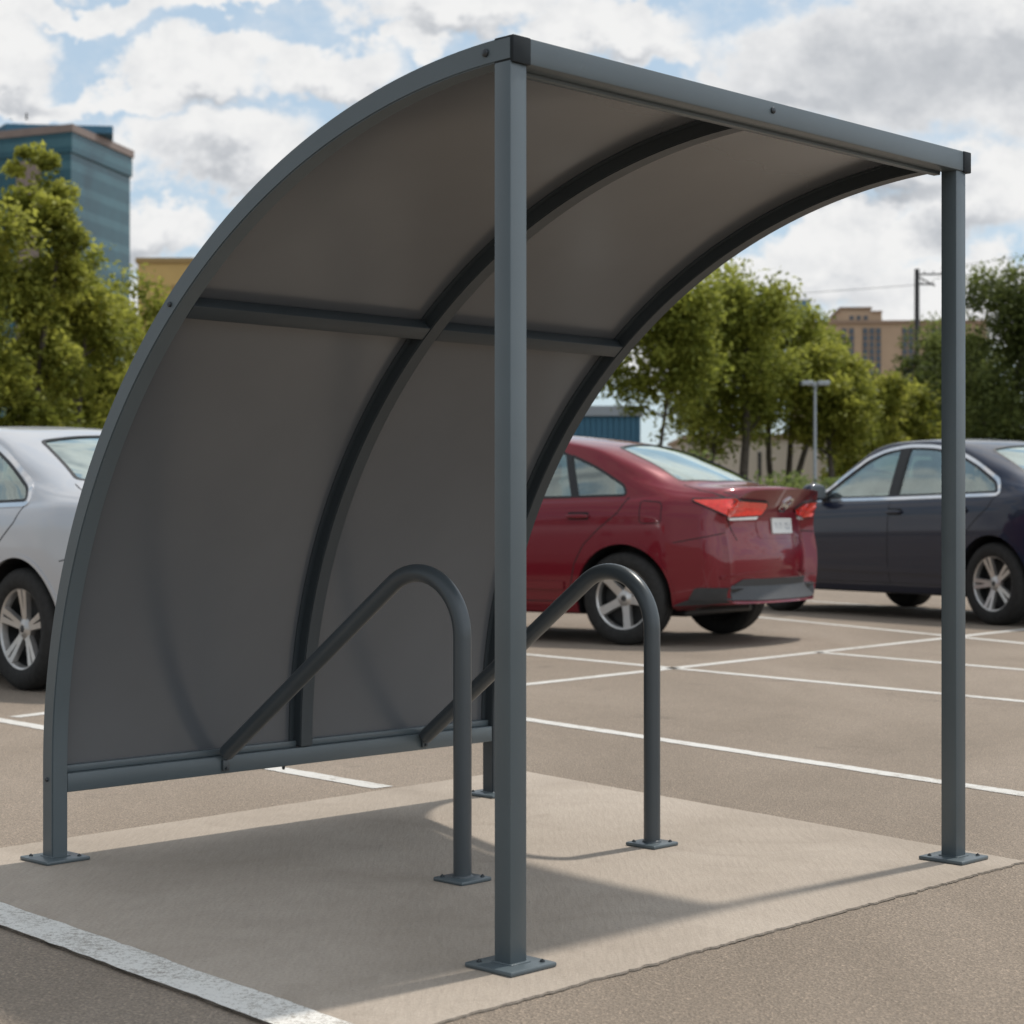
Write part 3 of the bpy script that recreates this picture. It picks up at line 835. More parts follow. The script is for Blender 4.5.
def blob_box(mb, c, half, p=4.0, nu=10, nv=16, sh=(0, 0)):
    """a soft-cornered block (superellipsoid)"""
    vs = []
    def sp(v, e): return math.copysign(abs(v) ** e, v)
    e = 2 / p
    for i in range(nu + 1):
        a = -math.pi / 2 + math.pi * i / nu
        for j in range(nv):
            b = 2 * math.pi * j / nv
            x = sp(math.cos(a), e) * sp(math.cos(b), e); y = sp(math.cos(a), e) * sp(math.sin(b), e); z = sp(math.sin(a), e)
            vs.append((c[0] + half[0] * x + sh[0] * z, c[1] + half[1] * y + sh[1] * z, c[2] + half[2] * z))
    fs = [(i * nv + j, i * nv + (j + 1) % nv, (i + 1) * nv + (j + 1) % nv, (i + 1) * nv + j) for i in range(nu) for j in range(nv)]
    mb.add(vs, fs)

def sedan(name, label, paintm, P, heading, sc, zs=1.0, chrome=False, style=(5, 0, .030, .030), rear='red', rad=.318, xs=1.0, rw=0.0):
    """P = ground point under the left rear tyre's outer face"""
    B = Body(
        top=[(-2.4, 1.03), (-2.28, 1.075), (-2.05 - rw * .6, 1.085), (-1.80 - rw * .9, 1.10), (-1.62 - rw, 1.165), (-1.35 - rw, 1.275), (-1.05 - rw * .9, 1.385), (-.75, 1.445), (-.35, 1.475), (.0, 1.470), (.30, 1.425), (.55, 1.33), (.85, 1.17), (1.08, 1.055), (1.25, 1.015), (1.6, .965), (1.95, .89), (2.2, .79), (2.35, .70)],
        belt=[(-2.4, .93), (-2.1, .975), (-1.6, .995), (-.8, .985), (0, .965), (.9, .94), (1.5, .89), (2.0, .79), (2.35, .66)],
        width=[(-2.4, .725), (-2.2, .79), (-2.0, .838), (-1.7, .880), (-1.2, .895), (-.6, .89), (.2, .89), (1.0, .893), (1.5, .89), (1.9, .865), (2.35, .80)],
        bottom=[(-2.4, .30), (-2.0, .27), (-1.6, .225), (-.9, .20), (.9, .20), (1.7, .215), (2.35, .25)],
        rear_dx=[(.2, .10), (.28, .04), (.36, -.005), (.50, -.040), (.60, -.048), (.68, -.034), (.74, .0), (.80, .015), (.92, .005), (1.0, -.008), (1.06, -.016), (1.1, .0)])
    c = Car(B)
    root = empty(name, (0, 0, 0), heading, label, 'car', 'cars parked behind the shelter')
    root.scale = (sc * xs, sc, sc * zs)
    hd = Vector((math.cos(heading), math.sin(heading), 0)); lf = Vector((-hd.y, hd.x, 0))
    wb, track = 1.36, .875
    root.location = Vector((P[0], P[1], GZ)) + hd * wb * sc * xs - lf * track * sc
    # window outlines in side view
    win_f = rounded([(.78, .985, .03), (.27, 1.288, .05), (.08, 1.355, .10), (-.115, 1.385, .03), (-.115, .995, .02)], .03)
    win_r = rounded([(-.225, 1.000, .02), (-.225, 1.388, .03), (-.55, 1.372, .12), (-.83, 1.315, .03), (-.945, 1.010, .02)], .03)
    win_q = rounded([(-.985, 1.012, .02), (-.875, 1.300, .02), (-1.10, 1.215, .10), (-1.345, 1.085, .05), (-1.375, 1.020, .04)], .03)
    dlo = rounded([(.87, .965, .03), (.29, 1.308, .06), (.08, 1.376, .12), (-.2, 1.407, .1), (-.56, 1.392, .15), (-.86, 1.33, .15), (-1.12, 1.235, .10), (-1.375, 1.10, .06), (-1.42, .997, .05), (-.2, .975, .1)], .05)
    rear_win = [(x - rw, y) for x, y in rounded([(-1.02, .52), (-.99, .25), (-.985, 0), (-.99, -.25), (-1.02, -.52), (-1.56, -.62), (-1.69, -.3), (-1.725, 0), (-1.69, .3), (-1.56, .62)], .05)]
    front_win = rounded([(.33, .56), (.41, 0), (.33, -.56), (.80, -.69), (.96, -.3), (.99, 0), (.96, .3), (.80, .69)], .05)
    body = c.shell(paintm, [win_f, win_r, win_q], rear_win, front_win, (-1.70 - rw, .93), rad + .050, (-wb, wb), rad + .005, root)
    for sg in (1, -1):
        ray = side_ray(sg)
        for poly in (win_f, win_r, win_q): c.patch('window', [tuple((Vector(p) - Vector((-.25, 1.15))) * 1.012 + Vector((-.25, 1.15))) for p in poly], ray, -.006, M['glass'], root, .05, .003)
        for poly in (win_f, win_r, win_q): c.strip('window_seal', poly, ray, .016, .0015, M['black_trim'], root, closed=True, side=0)
        if chrome: c.strip('chrome_trim', dlo, ray, .026, .005, M['chrome'], root, closed=True)
        # pillar between the doors in black
        c.patch('pillar_trim', [(-.125, .995), (-.125, 1.385), (-.215, 1.388), (-.215, 1.0)], ray, .002, M['black_trim'], root, .04)
        c.patch('pillar_trim', [(-.935, 1.006), (-.82, 1.318), (-.875, 1.303), (-.995, 1.008)], ray, .0022, M['black_trim'], root, .03)
        # door gaps
        c.strip('door_gap', [(-.17, .985), (-.165, .8), (-.15, .5), (-.17, .29)], ray, .007, .0012, M['seam'], root, skirt=.004)
        c.strip('door_gap', [(-1.40, 1.005), (-1.33, .90), (-1.18, .79), (-1.06, .68), (-.985, .55), (-.95, .40), (-.93, .29)], ray, .007, .0012, M['seam'], root, skirt=.004)
        c.strip('door_gap', [(.93, .96), (.96, .8), (.93, .55), (.86, .29)], ray, .007, .0012, M['seam'], root, skirt=.004)
        c.strip('door_gap', [(.86, .29), (-.93, .29)], ray, .006, .0012, M['seam'], root, skirt=.004)
        # handles
        for hx, hz in ((-.06 - .02 - .17, .865), (-1.02, .875)):
            c.patch('handle_recess', rounded([(hx - .085, hz - .022), (hx + .085, hz - .022), (hx + .085, hz + .03), (hx - .085, hz + .03)], .02), ray, .0015, M['seam'] if rear == 'red' or chrome else paintm, root, .02, .003)
            p = c.hit(ray, (hx, hz), .018); m = MB(); blob_box(m, p, (.092, .011, .015), 3); m.build('door_handle', paintm, root, smooth=60)
        # sill moulding and body crease
        c.strip('side_moulding', [(.84, .415), (.0, .405), (-.90, .40)], ray, .055, .014, paintm, root)
        # wheel arch lips
        for x in (-wb, wb):
            ring = [(x + (rad + .058) * math.cos(a), rad + .005 + (rad + .058) * math.sin(a)) for a in [R(-12 + 204 * i / 44) for i in range(45)]]
            c.strip('arch_lip', ring, ray, .020, .006, paintm, root, skirt=.02)
        # mirror
        p = c.hit(ray, (.72, 1.0), .0)
        m = MB(); blob_box(m, (p.x + .02, p.y + .115 * sg, 1.035), (.065, .105, .072), 3.2, 12, 20)
        mir = m.build('mirror', paintm, root, smooth=60)
        m = MB(); m.tube([(p.x, p.y - .01 * sg, .985), (p.x + .01, p.y + .07 * sg, 1.0)], .028, 10); m.build('mirror_stalk', M['black_trim'], mir, smooth=50)
        m = MB(); blob_box(m, (p.x - .043, p.y + .117 * sg, 1.037), (.006, .085, .055), 4); m.build('mirror_glass', M['mirror'], mir, smooth=60)
    # fuel flap on the left flank
    if rear == 'red':
      fl = rounded([(-1.66, .83), (-1.50, .83), (-1.50, .985), (-1.66, .97)], .03)
      c.strip('fuel_flap_gap', fl, side_ray(1), .006, .0012, M['seam'], root, closed=True, skirt=.004)
    # screens
    c.patch('rear_screen', [(lerp(-1.35 - rw, x, 1.015), y * 1.015) for x, y in rear_win], top_ray, -.006, M['glass_rear'], root, .05, .003)
    c.strip('screen_seal', rear_win, top_ray, .022, .0015, M['black_trim'], root, closed=True)
    c.patch('windscreen', [(lerp(.7, x, 1.015), y * 1.015) for x, y in front_win], top_ray, -.006, M['glass'], root, .05, .003)
    c.strip('screen_seal', front_win, top_ray, .022, .0015, M['black_trim'], root, closed=True)
    # boot lid gaps
    for sg in (1, -1):
        c.strip('boot_gap', [(-1.60 - rw, .66 * sg), (-1.75 - rw, .70 * sg), (-2.1, .695 * sg), (-2.2, .66 * sg)], top_ray, .007, .0012, M['seam'], root, skirt=.004)
        c.strip('boot_gap', [(.66 * sg, 1.04), (.655 * sg, .95), (.60 * sg, .80), (.56 * sg, .715)], rear_ray, .007, .0012, M['seam'], root, skirt=.004)
        # tail lamps
        cr_ = corner_ray(sg); q = math.sqrt(.5)
        lamp = rounded([(-.76, .982, .01), (-1.02, .985, .02), (-1.335, .972, .02), (-1.345, .935, .02), (-1.30, .885, .02), (-.98, .872, .03)], .02)
        l = c.patch('tail_lamp', lamp, cr_, .012, M['lens_red'], root, .03, .03)
        c.strip('lamp_edge', lamp, cr_, .009, .0125, M['black_trim'], l, closed=True, side=-1, skirt=.02)
        c.strip('lamp_bar', [(-.93, .925), (-1.31, .925)], cr_, .016, .016, M['lens_red'], l)
        c.patch('reverse_lamp', rounded([(-.99, .866), (-1.27, .876), (-1.255, .855), (-1.02, .848)], .008), cr_, .012, M['lens_white'], l, .02, .02)
    c.strip('boot_trim', [(-.44, .895), (.44, .895)], rear_ray, .02, .010, M['chrome'] if rear != 'red' else paintm, root)
    # plate, badge
    m = MB(); p = c.hit(rear_ray, (0, .80), .008)
    c.patch('plate_recess', rounded([(-.34, .725), (.34, .725), (.36, .885), (-.36, .885)], .03), rear_ray, .003, paintm, root, .05)
    pl = c.patch('number_plate', rounded([(-.165, .755), (.165, .755), (.165, .865), (-.165, .865)], .012), rear_ray, .016, M['plate'], root, .05, .012)
    for i, yy in enumerate((-.12, -.08, -.04, .02, .06, .10)):
        m = MB(); a, b, st_ = yy, .785, .007; hi = .045; wd2 = .026
        up_ = [(a, b), (a + st_, b), (a + st_, b + hi), (a, b + hi)]
        q_ = [c.hit(rear_ray, q, .0175) for q in ((a, b), (a + st_, b), (a + st_, b + st_), (a + wd2, b + st_), (a + wd2, b), (a + st_, b + hi - st_), (a + st_, b + hi), (a, b + hi), (a + wd2, b + hi), (a + wd2, b + hi - st_))]
        m.add(q_, [(0, 1, 2, 5, 6, 7), (1, 4, 3, 2)] + ([(5, 9, 8, 6)] if i % 2 else []))
        m.build('plate_character', M['plate_ink'], pl, recalc=False)
    bz = .955; e = [(.068 * math.cos(t), bz + .046 * math.sin(t)) for t in [2 * math.pi * i / 28 for i in range(28)]]
    bd = c.strip('badge', e, rear_ray, .014, .010, M['chrome'], root, closed=True, step=.02)
    c.strip('badge_bar', [(-.055, bz - .008), (.0, bz + .004), (.055, bz + .002)], rear_ray, .018, .010, M['chrome'], bd, step=.01)
    # bumper: lower grey valance wrapping the corners, top gap line, reflectors
    val = rounded([(-.80, .40), (-.62, .405), (-.52, .455), (.52, .455), (.62, .405), (.80, .40), (.80, .318), (.5, .309), (-.5, .309), (-.80, .318)], .015)
    c.patch('bumper_valance', val, rear_ray, .008, M['valance'], root, .04, .02)
    for sg in (1, -1):
        c.strip('bumper_gap', [(-.98, .775), (-.85, .745), (-.63, .70)], corner_ray(sg), .006, .0012, M['seam'], root, skirt=.004)
        c.patch('valance_return', rounded([(-1.72, .275), (-1.78, .30), (-2.02, .385), (-2.12, .40), (-2.12, .305)], .015), side_ray(sg), .006, M['valance'], root, .03, .015)
        c.patch('valance_corner', rounded([(-.80, .385), (-1.24, .402), (-1.24, .325), (-.80, .318)], .01), corner_ray(sg), .0075, M['valance'], root, .03, .015)
        c.strip('bumper_crease', [(-1.35, .50), (-1.1, .485), (-.92, .47)], corner_ray(sg), .016, .007, paintm, root)
        # headlamps and front details
        c.patch('headlamp', rounded([(-.98, .71), (-1.20, .69), (-1.22, .60), (-1.0, .63)], .02), fcorner_ray(sg), .006, M['lens_white'], root, .03)
    c.patch('grille', rounded([(-.45, .66), (.45, .66), (.38, .54), (-.38, .54)], .03), front_ray, .004, M['black_trim'], root, .04)
    c.patch('air_intake', rounded([(-.6, .42), (.6, .42), (.5, .30), (-.5, .30)], .03), front_ray, .004, M['black_trim'], root, .04)
    # underbody
    m = MB(); m.box((-1.70, -.55, .19), (1.8, .55, .24)); m.build('underbody', M['black_trim'], root, bevel=.02)
    m = MB(); m.tube([(-2.12, .42, .285), (-1.7, .42, .265)], .028, 12); m.build('exhaust', M['rim_dark'], root, smooth=40)
    for x in (-wb, wb):
        for sg in (1, -1): wheel(root, x, sg * (track - .105), rad, rad, .21, style, None)
    # cabin
    for x, zz in ((.10, 0), (-.78, .02)):
        for sg in (1, -1):
            m = MB(); blob_box(m, (x - .06, .36 * sg, .92 + zz), (.075, .23, .24), 3.5, sh=(-.06, 0)); se = m.build('seat', M['seat'], root, smooth=60)
            m = MB(); blob_box(m, (x - .16, .36 * sg, 1.215 + zz), (.05, .125, .085), 3.2, sh=(-.01, 0)); m.build('headrest', M['seat'], se, smooth=60)
    m = MB(); blob_box(m, (.72, 0, .90), (.2, .66, .13), 3); m.build('dashboard', M['interior'], root, smooth=60)
    m = MB(); ringp = [(.42 + .06 * math.sin(t), .36 + .17 * math.cos(t), 1.0 + .16 * math.sin(t)) for t in [2 * math.pi * i / 24 for i in range(25)]]
    m.tube(ringp, .014, 8, caps=False); m.build('steering_wheel', M['interior'], root, smooth=60)
    m = MB(); blob_box(m, (-1.42 - rw, 0, 1.0), (.22, .62, .015), 3); m.build('parcel_shelf', M['interior'], root, smooth=60)
    return root

HB = math.pi / 2 + TH                       # the bays run along the shelter's depth axis
sedan('red_car', 'dark red saloon car seen from behind its boot, right of the shelter post', M['red'], (0.815, 14.02), HB + R(12), 1.05, 1.045, xs=1.03, rw=.13, style=(5, 0, .036, .036), rear='red')
sedan('dark_car', 'dark blue grey saloon car with chrome window trim behind the far post', M['navy'], (4.215, 16.60), HB + R(-14.5), 1.10, 1.05, chrome=True, style=(5, .17, .018, .020), rear='navy')
sedan('silver_car', 'silver saloon car half hidden by the left side of the shelter', M['silver'], (-2.725, 10.40), HB + R(0), 1.0, 1.03, chrome=True, style=(5, .16, .017, .022), rear='silver', rad=.330)

# ------------------------------------------------------------------ trees and shrubs
def leaf_mesh(name, pts, size, tone, mat, parent, flat=.35):
    n = len(pts); pts = np.asarray(pts)
    nrm = rng.normal(size=(n, 3)); nrm[:, 2] = np.abs(nrm[:, 2]) + flat; nrm /= np.linalg.norm(nrm, axis=1)[:, None]
    a = np.cross(nrm, rng.normal(size=(n, 3))); a /= np.linalg.norm(a, axis=1)[:, None]; b = np.cross(nrm, a)
    s = size * rng.uniform(.6, 1.35, n)[:, None]
    V = np.stack([pts - a * s, pts + b * s * .5, pts + a * s, pts - b * s * .5], 1).reshape(-1, 3)
    me = bpy.data.meshes.new(name); me.vertices.add(4 * n); me.loops.add(4 * n); me.polygons.add(n)
    me.vertices.foreach_set('co', V.astype(np.float32).ravel())
    me.loops.foreach_set('vertex_index', np.arange(4 * n, dtype=np.int32))
    me.polygons.foreach_set('loop_start', np.arange(0, 4 * n, 4, dtype=np.int32))
    me.update(calc_edges=True)
    at_ = me.attributes.new('tone', 'FLOAT', 'POINT'); at_.data.foreach_set('value', np.repeat(np.asarray(tone, np.float32), 4))
    me.materials.append(mat); return link(name, me, parent)
def tree(px, Y, top_y, width, label, leaf, base_frac=.28, nleaf=9000, trunk=.09, lean=0.0, clumps=70, size=.075, multi=1, group='trees beyond the parked cars', squash=1.0, airy=1.0, fill=38):
    nleaf = int(nleaf * 1.9); size *= .80
    loc = at(px, 516, Y); loc.z = 0; Hh = CAMH + (Y0 - top_y) / F * Y
    o = empty('tree', loc, 0, label, 'tree', group)
    tb = MB(); tips = []
    hb = Hh * base_frac
    for t in range(multi):
        az0 = 2 * math.pi * t / multi + random.random(); sp = .0 if multi == 1 else .12
        p = Vector((math.cos(az0) * .04 * (multi > 1), math.sin(az0) * .04 * (multi > 1), -.1)); d = Vector((math.cos(az0) * sp + lean, math.sin(az0) * sp, 1)).normalized()
        path = [p.copy()]; L = Hh * .82; k = 12
        for i in range(k):
            d = (d + Vector((random.gauss(0, .05), random.gauss(0, .05), .03))).normalized(); p = p + d * L / k; path.append(p.copy())
        r0 = trunk / math.sqrt(multi); rad = [r0 * (1.35 if i == 0 else 1) * (1 - .85 * i / k) + .006 for i in range(k + 1)]
        tb.tube(path, rad, 9)
        nb = 11 // multi + 2
        for b in range(nb):
            f = base_frac * .8 + (.92 - base_frac * .8) * (b + random.random() * .6) / nb
            i = min(int(f / .82 * k), k - 1); st = path[i].lerp(path[i + 1], .5)
            az = b * 2.4 + random.random() * .9 + t; rel = (st.z - hb) / max(Hh - hb, .1)
            ln = width * .5 * (1.0 - .55 * max(rel, 0) ** 1.4) * random.uniform(.65, 1.0)
            dd = Vector((math.cos(az), math.sin(az), random.uniform(.25, .8))).normalized(); q = st.copy(); bp = [q.copy()]
            for j in range(6):
                dd = (dd + Vector((random.gauss(0, .12), random.gauss(0, .12), .10))).normalized(); q = q + dd * ln / 6; bp.append(q.copy())
                if j >= 1: tips.append((q.copy() + Vector((random.gauss(0, .08), random.gauss(0, .08), random.gauss(.04, .08))), .45 + .5 * j / 6))
                if j >= 2 and random.random() < .8:
                    sd = (dd + Vector((random.gauss(0, .7), random.gauss(0, .7), random.gauss(.1, .4)))).normalized()
                    e = q + sd * ln * random.uniform(.2, .4); tb.tube([q, q.lerp(e, .5) + Vector((0, 0, .03)), e], [rad[i] * .22 + .004, .008, .004], 5, caps=False); tips.append((e, 1))
            r1 = rad[i] * .5
            tb.tube(bp, [r1 * (1 - .8 * j / 6) + .004 for j in range(7)], 6, caps=False)
        tips.append((path[-1], 1)); tips.append((path[-2], 1))
    for i in range(fill):                 # twigs that fill the crown between the limbs
        f = random.random(); a = random.random() * 6.28; rr_ = width * .46 * math.sin(math.pi * min(max(.12 + .80 * f, 0), 1)) ** .7 * random.random() ** .5
        tips.append((Vector((math.cos(a) * rr_, math.sin(a) * rr_, hb + (Hh * .95 - hb) * f)), .8))
    tb.build('trunk', M['bark'], o, smooth=60)
    # leaf clumps on the twigs: uneven sizes, gaps between them
    P = []; tone = []
    wts = np.array([random.uniform(.35, 1.5) * t[1] for t in tips]); wts /= wts.sum()
    for (c, _), wgt in zip(tips, wts):
        k = max(12, int(nleaf * wgt)); rc = width * .115 * (nleaf * wgt / (nleaf / len(tips))) ** .33 * airy
        q = np.clip(rng.normal(size=(k, 3)), -1.7, 1.7) * .60 * random.uniform(.7, 1.35)
        q *= np.array([rc * random.uniform(.8, 1.6), rc * random.uniform(.8, 1.6), rc * random.uniform(.6, 1.1) * squash]); ct = random.uniform(.05, .75)
        q[:, 2] -= .25 * (q[:, 0] ** 2 + q[:, 1] ** 2) / max(rc, .05)
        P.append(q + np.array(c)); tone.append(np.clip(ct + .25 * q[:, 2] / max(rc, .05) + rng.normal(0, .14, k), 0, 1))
    P = np.concatenate(P); tone = np.concatenate(tone)
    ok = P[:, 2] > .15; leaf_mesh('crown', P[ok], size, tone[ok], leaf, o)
    return o
GL, GM = 'trees left of the shelter', 'trees beyond the parked cars'
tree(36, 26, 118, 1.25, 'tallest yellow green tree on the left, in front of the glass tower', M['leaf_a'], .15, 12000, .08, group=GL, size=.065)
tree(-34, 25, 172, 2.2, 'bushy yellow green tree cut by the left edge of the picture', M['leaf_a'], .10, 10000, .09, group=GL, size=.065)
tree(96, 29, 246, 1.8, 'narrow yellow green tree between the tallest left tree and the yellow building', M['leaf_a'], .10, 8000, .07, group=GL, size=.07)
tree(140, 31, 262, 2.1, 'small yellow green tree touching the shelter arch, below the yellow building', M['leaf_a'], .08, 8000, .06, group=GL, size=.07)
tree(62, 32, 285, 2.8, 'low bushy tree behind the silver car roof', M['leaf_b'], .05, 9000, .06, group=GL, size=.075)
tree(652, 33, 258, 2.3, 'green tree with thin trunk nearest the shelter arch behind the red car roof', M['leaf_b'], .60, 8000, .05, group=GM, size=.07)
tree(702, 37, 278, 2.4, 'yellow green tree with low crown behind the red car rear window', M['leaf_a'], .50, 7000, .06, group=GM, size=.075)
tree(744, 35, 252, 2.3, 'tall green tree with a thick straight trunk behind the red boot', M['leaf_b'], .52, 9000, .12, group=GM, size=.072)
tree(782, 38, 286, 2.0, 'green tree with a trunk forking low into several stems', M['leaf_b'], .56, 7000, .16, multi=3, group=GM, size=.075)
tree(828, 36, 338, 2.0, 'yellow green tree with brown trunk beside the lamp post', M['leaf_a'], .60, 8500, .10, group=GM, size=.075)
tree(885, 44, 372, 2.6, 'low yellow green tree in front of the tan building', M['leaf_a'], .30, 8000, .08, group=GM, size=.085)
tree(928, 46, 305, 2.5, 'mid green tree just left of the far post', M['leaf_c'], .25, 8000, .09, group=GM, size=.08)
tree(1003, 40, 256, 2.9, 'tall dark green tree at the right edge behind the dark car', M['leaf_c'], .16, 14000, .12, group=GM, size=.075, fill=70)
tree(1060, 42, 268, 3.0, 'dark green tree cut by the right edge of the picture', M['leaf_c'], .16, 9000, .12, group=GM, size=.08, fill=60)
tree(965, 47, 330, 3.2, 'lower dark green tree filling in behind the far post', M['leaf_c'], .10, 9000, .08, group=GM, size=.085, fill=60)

tree(66, 27.5, 222, 2.0, 'broad yellow green tree low in front of the glass tower', M['leaf_a'], .08, 8000, .06, group=GL, size=.068)
tree(858, 41, 352, 2.0, 'small yellow green tree right of the lamp post, below the tan building', M['leaf_a'], .35, 7000, .08, group=GM, size=.08)

def shrub(px, Y, top_y, width, label, leaf=None, n=2600, size=.05):
    loc = at(px, 516, Y); loc.z = 0; Hh = CAMH + (Y0 - top_y - 8) / F * Y
    o = empty('shrub', loc, 0, label, 'shrub', 'shrubs behind the parked cars')
    st = MB(); P = []; tone = []
    for i in range(14):
        a = random.random() * 6.28; r = width * .5 * random.random() ** .6; e = Vector((math.cos(a) * r, math.sin(a) * r, Hh * random.uniform(.35, .95) * (1 - .25 * (r / width * 2) ** 2)))
        st.tube([(0, 0, -.05), (e.x * .4, e.y * .4, e.z * .6), e], [.02, .012, .004], 5, caps=False)
        k = n // 14; q = rng.normal(size=(k, 3)) * np.array([.16, .16, .17]) * width; P.append(q + np.array(e)); tone.append(np.clip(random.uniform(.1, .8) + rng.normal(0, .15, k), 0, 1))
    st.build('stems', M['bark'], o, smooth=60)
    P = np.concatenate(P); tone = np.concatenate(tone); ok = (P[:, 2] > .03) & (P[:, 2] < Hh * 1.05)
    leaf_mesh('foliage', P[ok], size, tone[ok], leaf or M['leaf_s'], o); return o
for px, Y, ty, wdt, lb in ((742, 30, 466, 1.0, 'green shrub at the foot of the thick trunk'), (775, 29.5, 468, 1.0, 'green shrub below the forked tree'), (806, 29, 470, .9, 'green shrub left of the dark car mirror'),
                      (700, 31, 448, 1.1, 'taller green shrub above the red rear window'), (835, 31, 474, .9, 'green shrub behind the dark car windscreen'), (668, 31, 455, 1.0, 'green shrub behind the red car roof')):
    shrub(px, Y, ty, wdt, lb)

# ------------------------------------------------------------------ kerb and planting strip under the trees
m = MB(); m.box((-60, 27.6, -.05), (60, 27.75, .13)); tag(m.build('kerb', M['concrete'], bevel=.015), kind='structure', label='concrete kerb in front of the trees')
m = MB(); m.add([(-60, 27.75, .09), (60, 27.75, .09), (60, 41, .09), (-60, 41, .09)], [(0, 1, 2, 3)])
M['soil'] = paint('dry_soil', (.10, .085, .055), .95, .4, 3, bumpy=.6, bscale=20)
tag(m.build('planting_strip', M['soil'], recalc=False), kind='structure', label='planted strip with trees')

# ------------------------------------------------------------------ buildings
def wallmat(name, col, rough=.85, var=.08, scale=.6): return paint(name, col, rough, var, scale)
M['tan'] = wallmat('tan_stone', (.36, .255, .170)); M['tan_dark'] = wallmat('tan_trim', (.24, .165, .115))
M['beige'] = wallmat('beige_render', (.50, .43, .34)); M['yellow'] = wallmat('yellow_render', (.42, .285, .105)); M['yellow_dark'] = wallmat('ochre_recess', (.26, .175, .07))
M['blue_wall'] = wallmat('blue_sheet', (.045, .125, .19)); M['grey_wall'] = wallmat('grey_sheet', (.25, .27, .29)); M['pink'] = wallmat('pink_stone_and_reflection', (.20, .155, .135))
M['win_dark'] = paint('dark_window', (.028, .040, .055), .12, .2, .3)
M['white_frame'] = paint('white_frame', (.55, .55, .54), .5)
def curtain_mat(name, a, b, fl):
    m, nt_, p = newmat(name)
    v = obj_co(nt_); sx = nt_.nodes.new('ShaderNodeSeparateXYZ'); nt_.links.new(v, sx.inputs[0])
    st = math_(nt_, 'FRACT', math_(nt_, 'DIVIDE', sx.outputs[2], fl))
    band = ramp(nt_, st, [(.0, (0, 0, 0)), (.58, (0, 0, 0)), (.64, (1, 1, 1)), (.96, (1, 1, 1)), (1, (0, 0, 0))])
    n = noise(nt_, mapping(nt_, v, (1, 1, .35)), .09, 5, .6)
    n2 = noise(nt_, v, .5, 2)
    c = mixc(nt_, band, a, b); c = mixc(nt_, .7, c, ramp(nt_, n, [(.3, (.6, .62, .65)), (.7, (1.4, 1.35, 1.3))]), 'MULTIPLY')
    c = mixc(nt_, .3, c, ramp(nt_, n2, [(.3, (.7, .7, .7)), (.7, (1.3, 1.3, 1.3))]), 'MULTIPLY')
    nt_.links.new(c, p.inputs['Base Color']); p.inputs['Roughness'].default_value = .22; p.inputs['Specular IOR Level'].default_value = .45
    return m
M['teal'] = curtain_mat('teal_curtain_wall', (.018, .070, .090), (.040, .110, .132), 3.6)
M['blue_glass'] = curtain_mat('blue_curtain_wall', (.03, .10, .20), (.05, .15, .27), 4.0)

def prism_building(mb, foot, z0, z1, mi=0):
    k = len(foot)
    mb.add([(x, y, z0) for x, y in foot] + [(x, y, z1) for x, y in foot], [tuple(range(k - 1, -1, -1)), tuple(range(k, 2 * k))] + [(i, (i + 1) % k, k + (i + 1) % k, k + i) for i in range(k)], mi)
def grow(foot, d):
    cx = sum(p[0] for p in foot) / len(foot); cy = sum(p[1] for p in foot) / len(foot)
    return [(x + d * (x - cx) / math.hypot(x - cx, y - cy), y + d * (y - cy) / math.hypot(x - cx, y - cy)) for x, y in foot]
# glass office tower on the left
Yt = 300
c0 = at(71, 516, Yt); c1 = at(130, 516, Yt + 22); cl = at(-120, 516, Yt + 16)
loc = Vector((c0.x, c0.y, 0)); tower = empty('office_tower', loc, 0, 'teal glass office tower rising behind the trees on the left', 'office tower')
rel = lambda p: (p.x - loc.x, p.y - loc.y)
foot = [rel(c0), rel(c1), (rel(c1)[0] - 20, rel(c1)[1] + 30), (rel(cl)[0] - 5, rel(cl)[1] + 35), rel(cl)]
zt_ = at(71, 132, Yt).z
m = MB(); prism_building(m, foot, 0, zt_); m.build('glass_wall', M['teal'], tower)
m = MB(); prism_building(m, grow(foot, .8), zt_ + .0, zt_ + 1.2); m.build('parapet', M['pink'], tower)
m = MB(); prism_building(m, grow(foot, .45), zt_ - 3.2, zt_ - .02); m.build('crown_band', M['teal'], tower)
m = MB(); prism_building(m, [(-12, 6), (5, 8), (2, 22), (-22, 22)], zt_ + 1.4, zt_ + 2.6); m.build('roof_plant', M['blue_wall'], tower)
for x, h_ in ((-9, 4.6), (-11.5, 3.6)):
    m = MB(); m.tube([(x, 7.5, zt_ + 3.5), (x, 7.5, zt_ + h_)], .18, 6); m.build('antenna', M['black_trim'], tower)
# pinkish reflection in the glass, painted on as a raised strip, and mullions
def facade_strip(a, b, t0, t1, z0, z1, out, mat, name, par):
    A_, B_ = Vector(a), Vector(b); d = (B_ - A_).normalized(); nn = Vector((d.y, -d.x))
    p, q = A_.lerp(B_, t0), A_.lerp(B_, t1); m = MB()
    m.hexa([(p.x - nn.x * .3, p.y - nn.y * .3, z0), (q.x - nn.x * .3, q.y - nn.y * .3, z0), (q.x + nn.x * out, q.y + nn.y * out, z0), (p.x + nn.x * out, p.y + nn.y * out, z0),
            (p.x - nn.x * .3, p.y - nn.y * .3, z1), (q.x - nn.x * .3, q.y - nn.y * .3, z1), (q.x + nn.x * out, q.y + nn.y * out, z1), (p.x + nn.x * out, p.y + nn.y * out, z1)])
    return m.build(name, mat, par)
facade_strip(rel(cl), rel(c0), .73, .85, 0, zt_ - 4, .35, M['pink'], 'reflection_strip', tower)
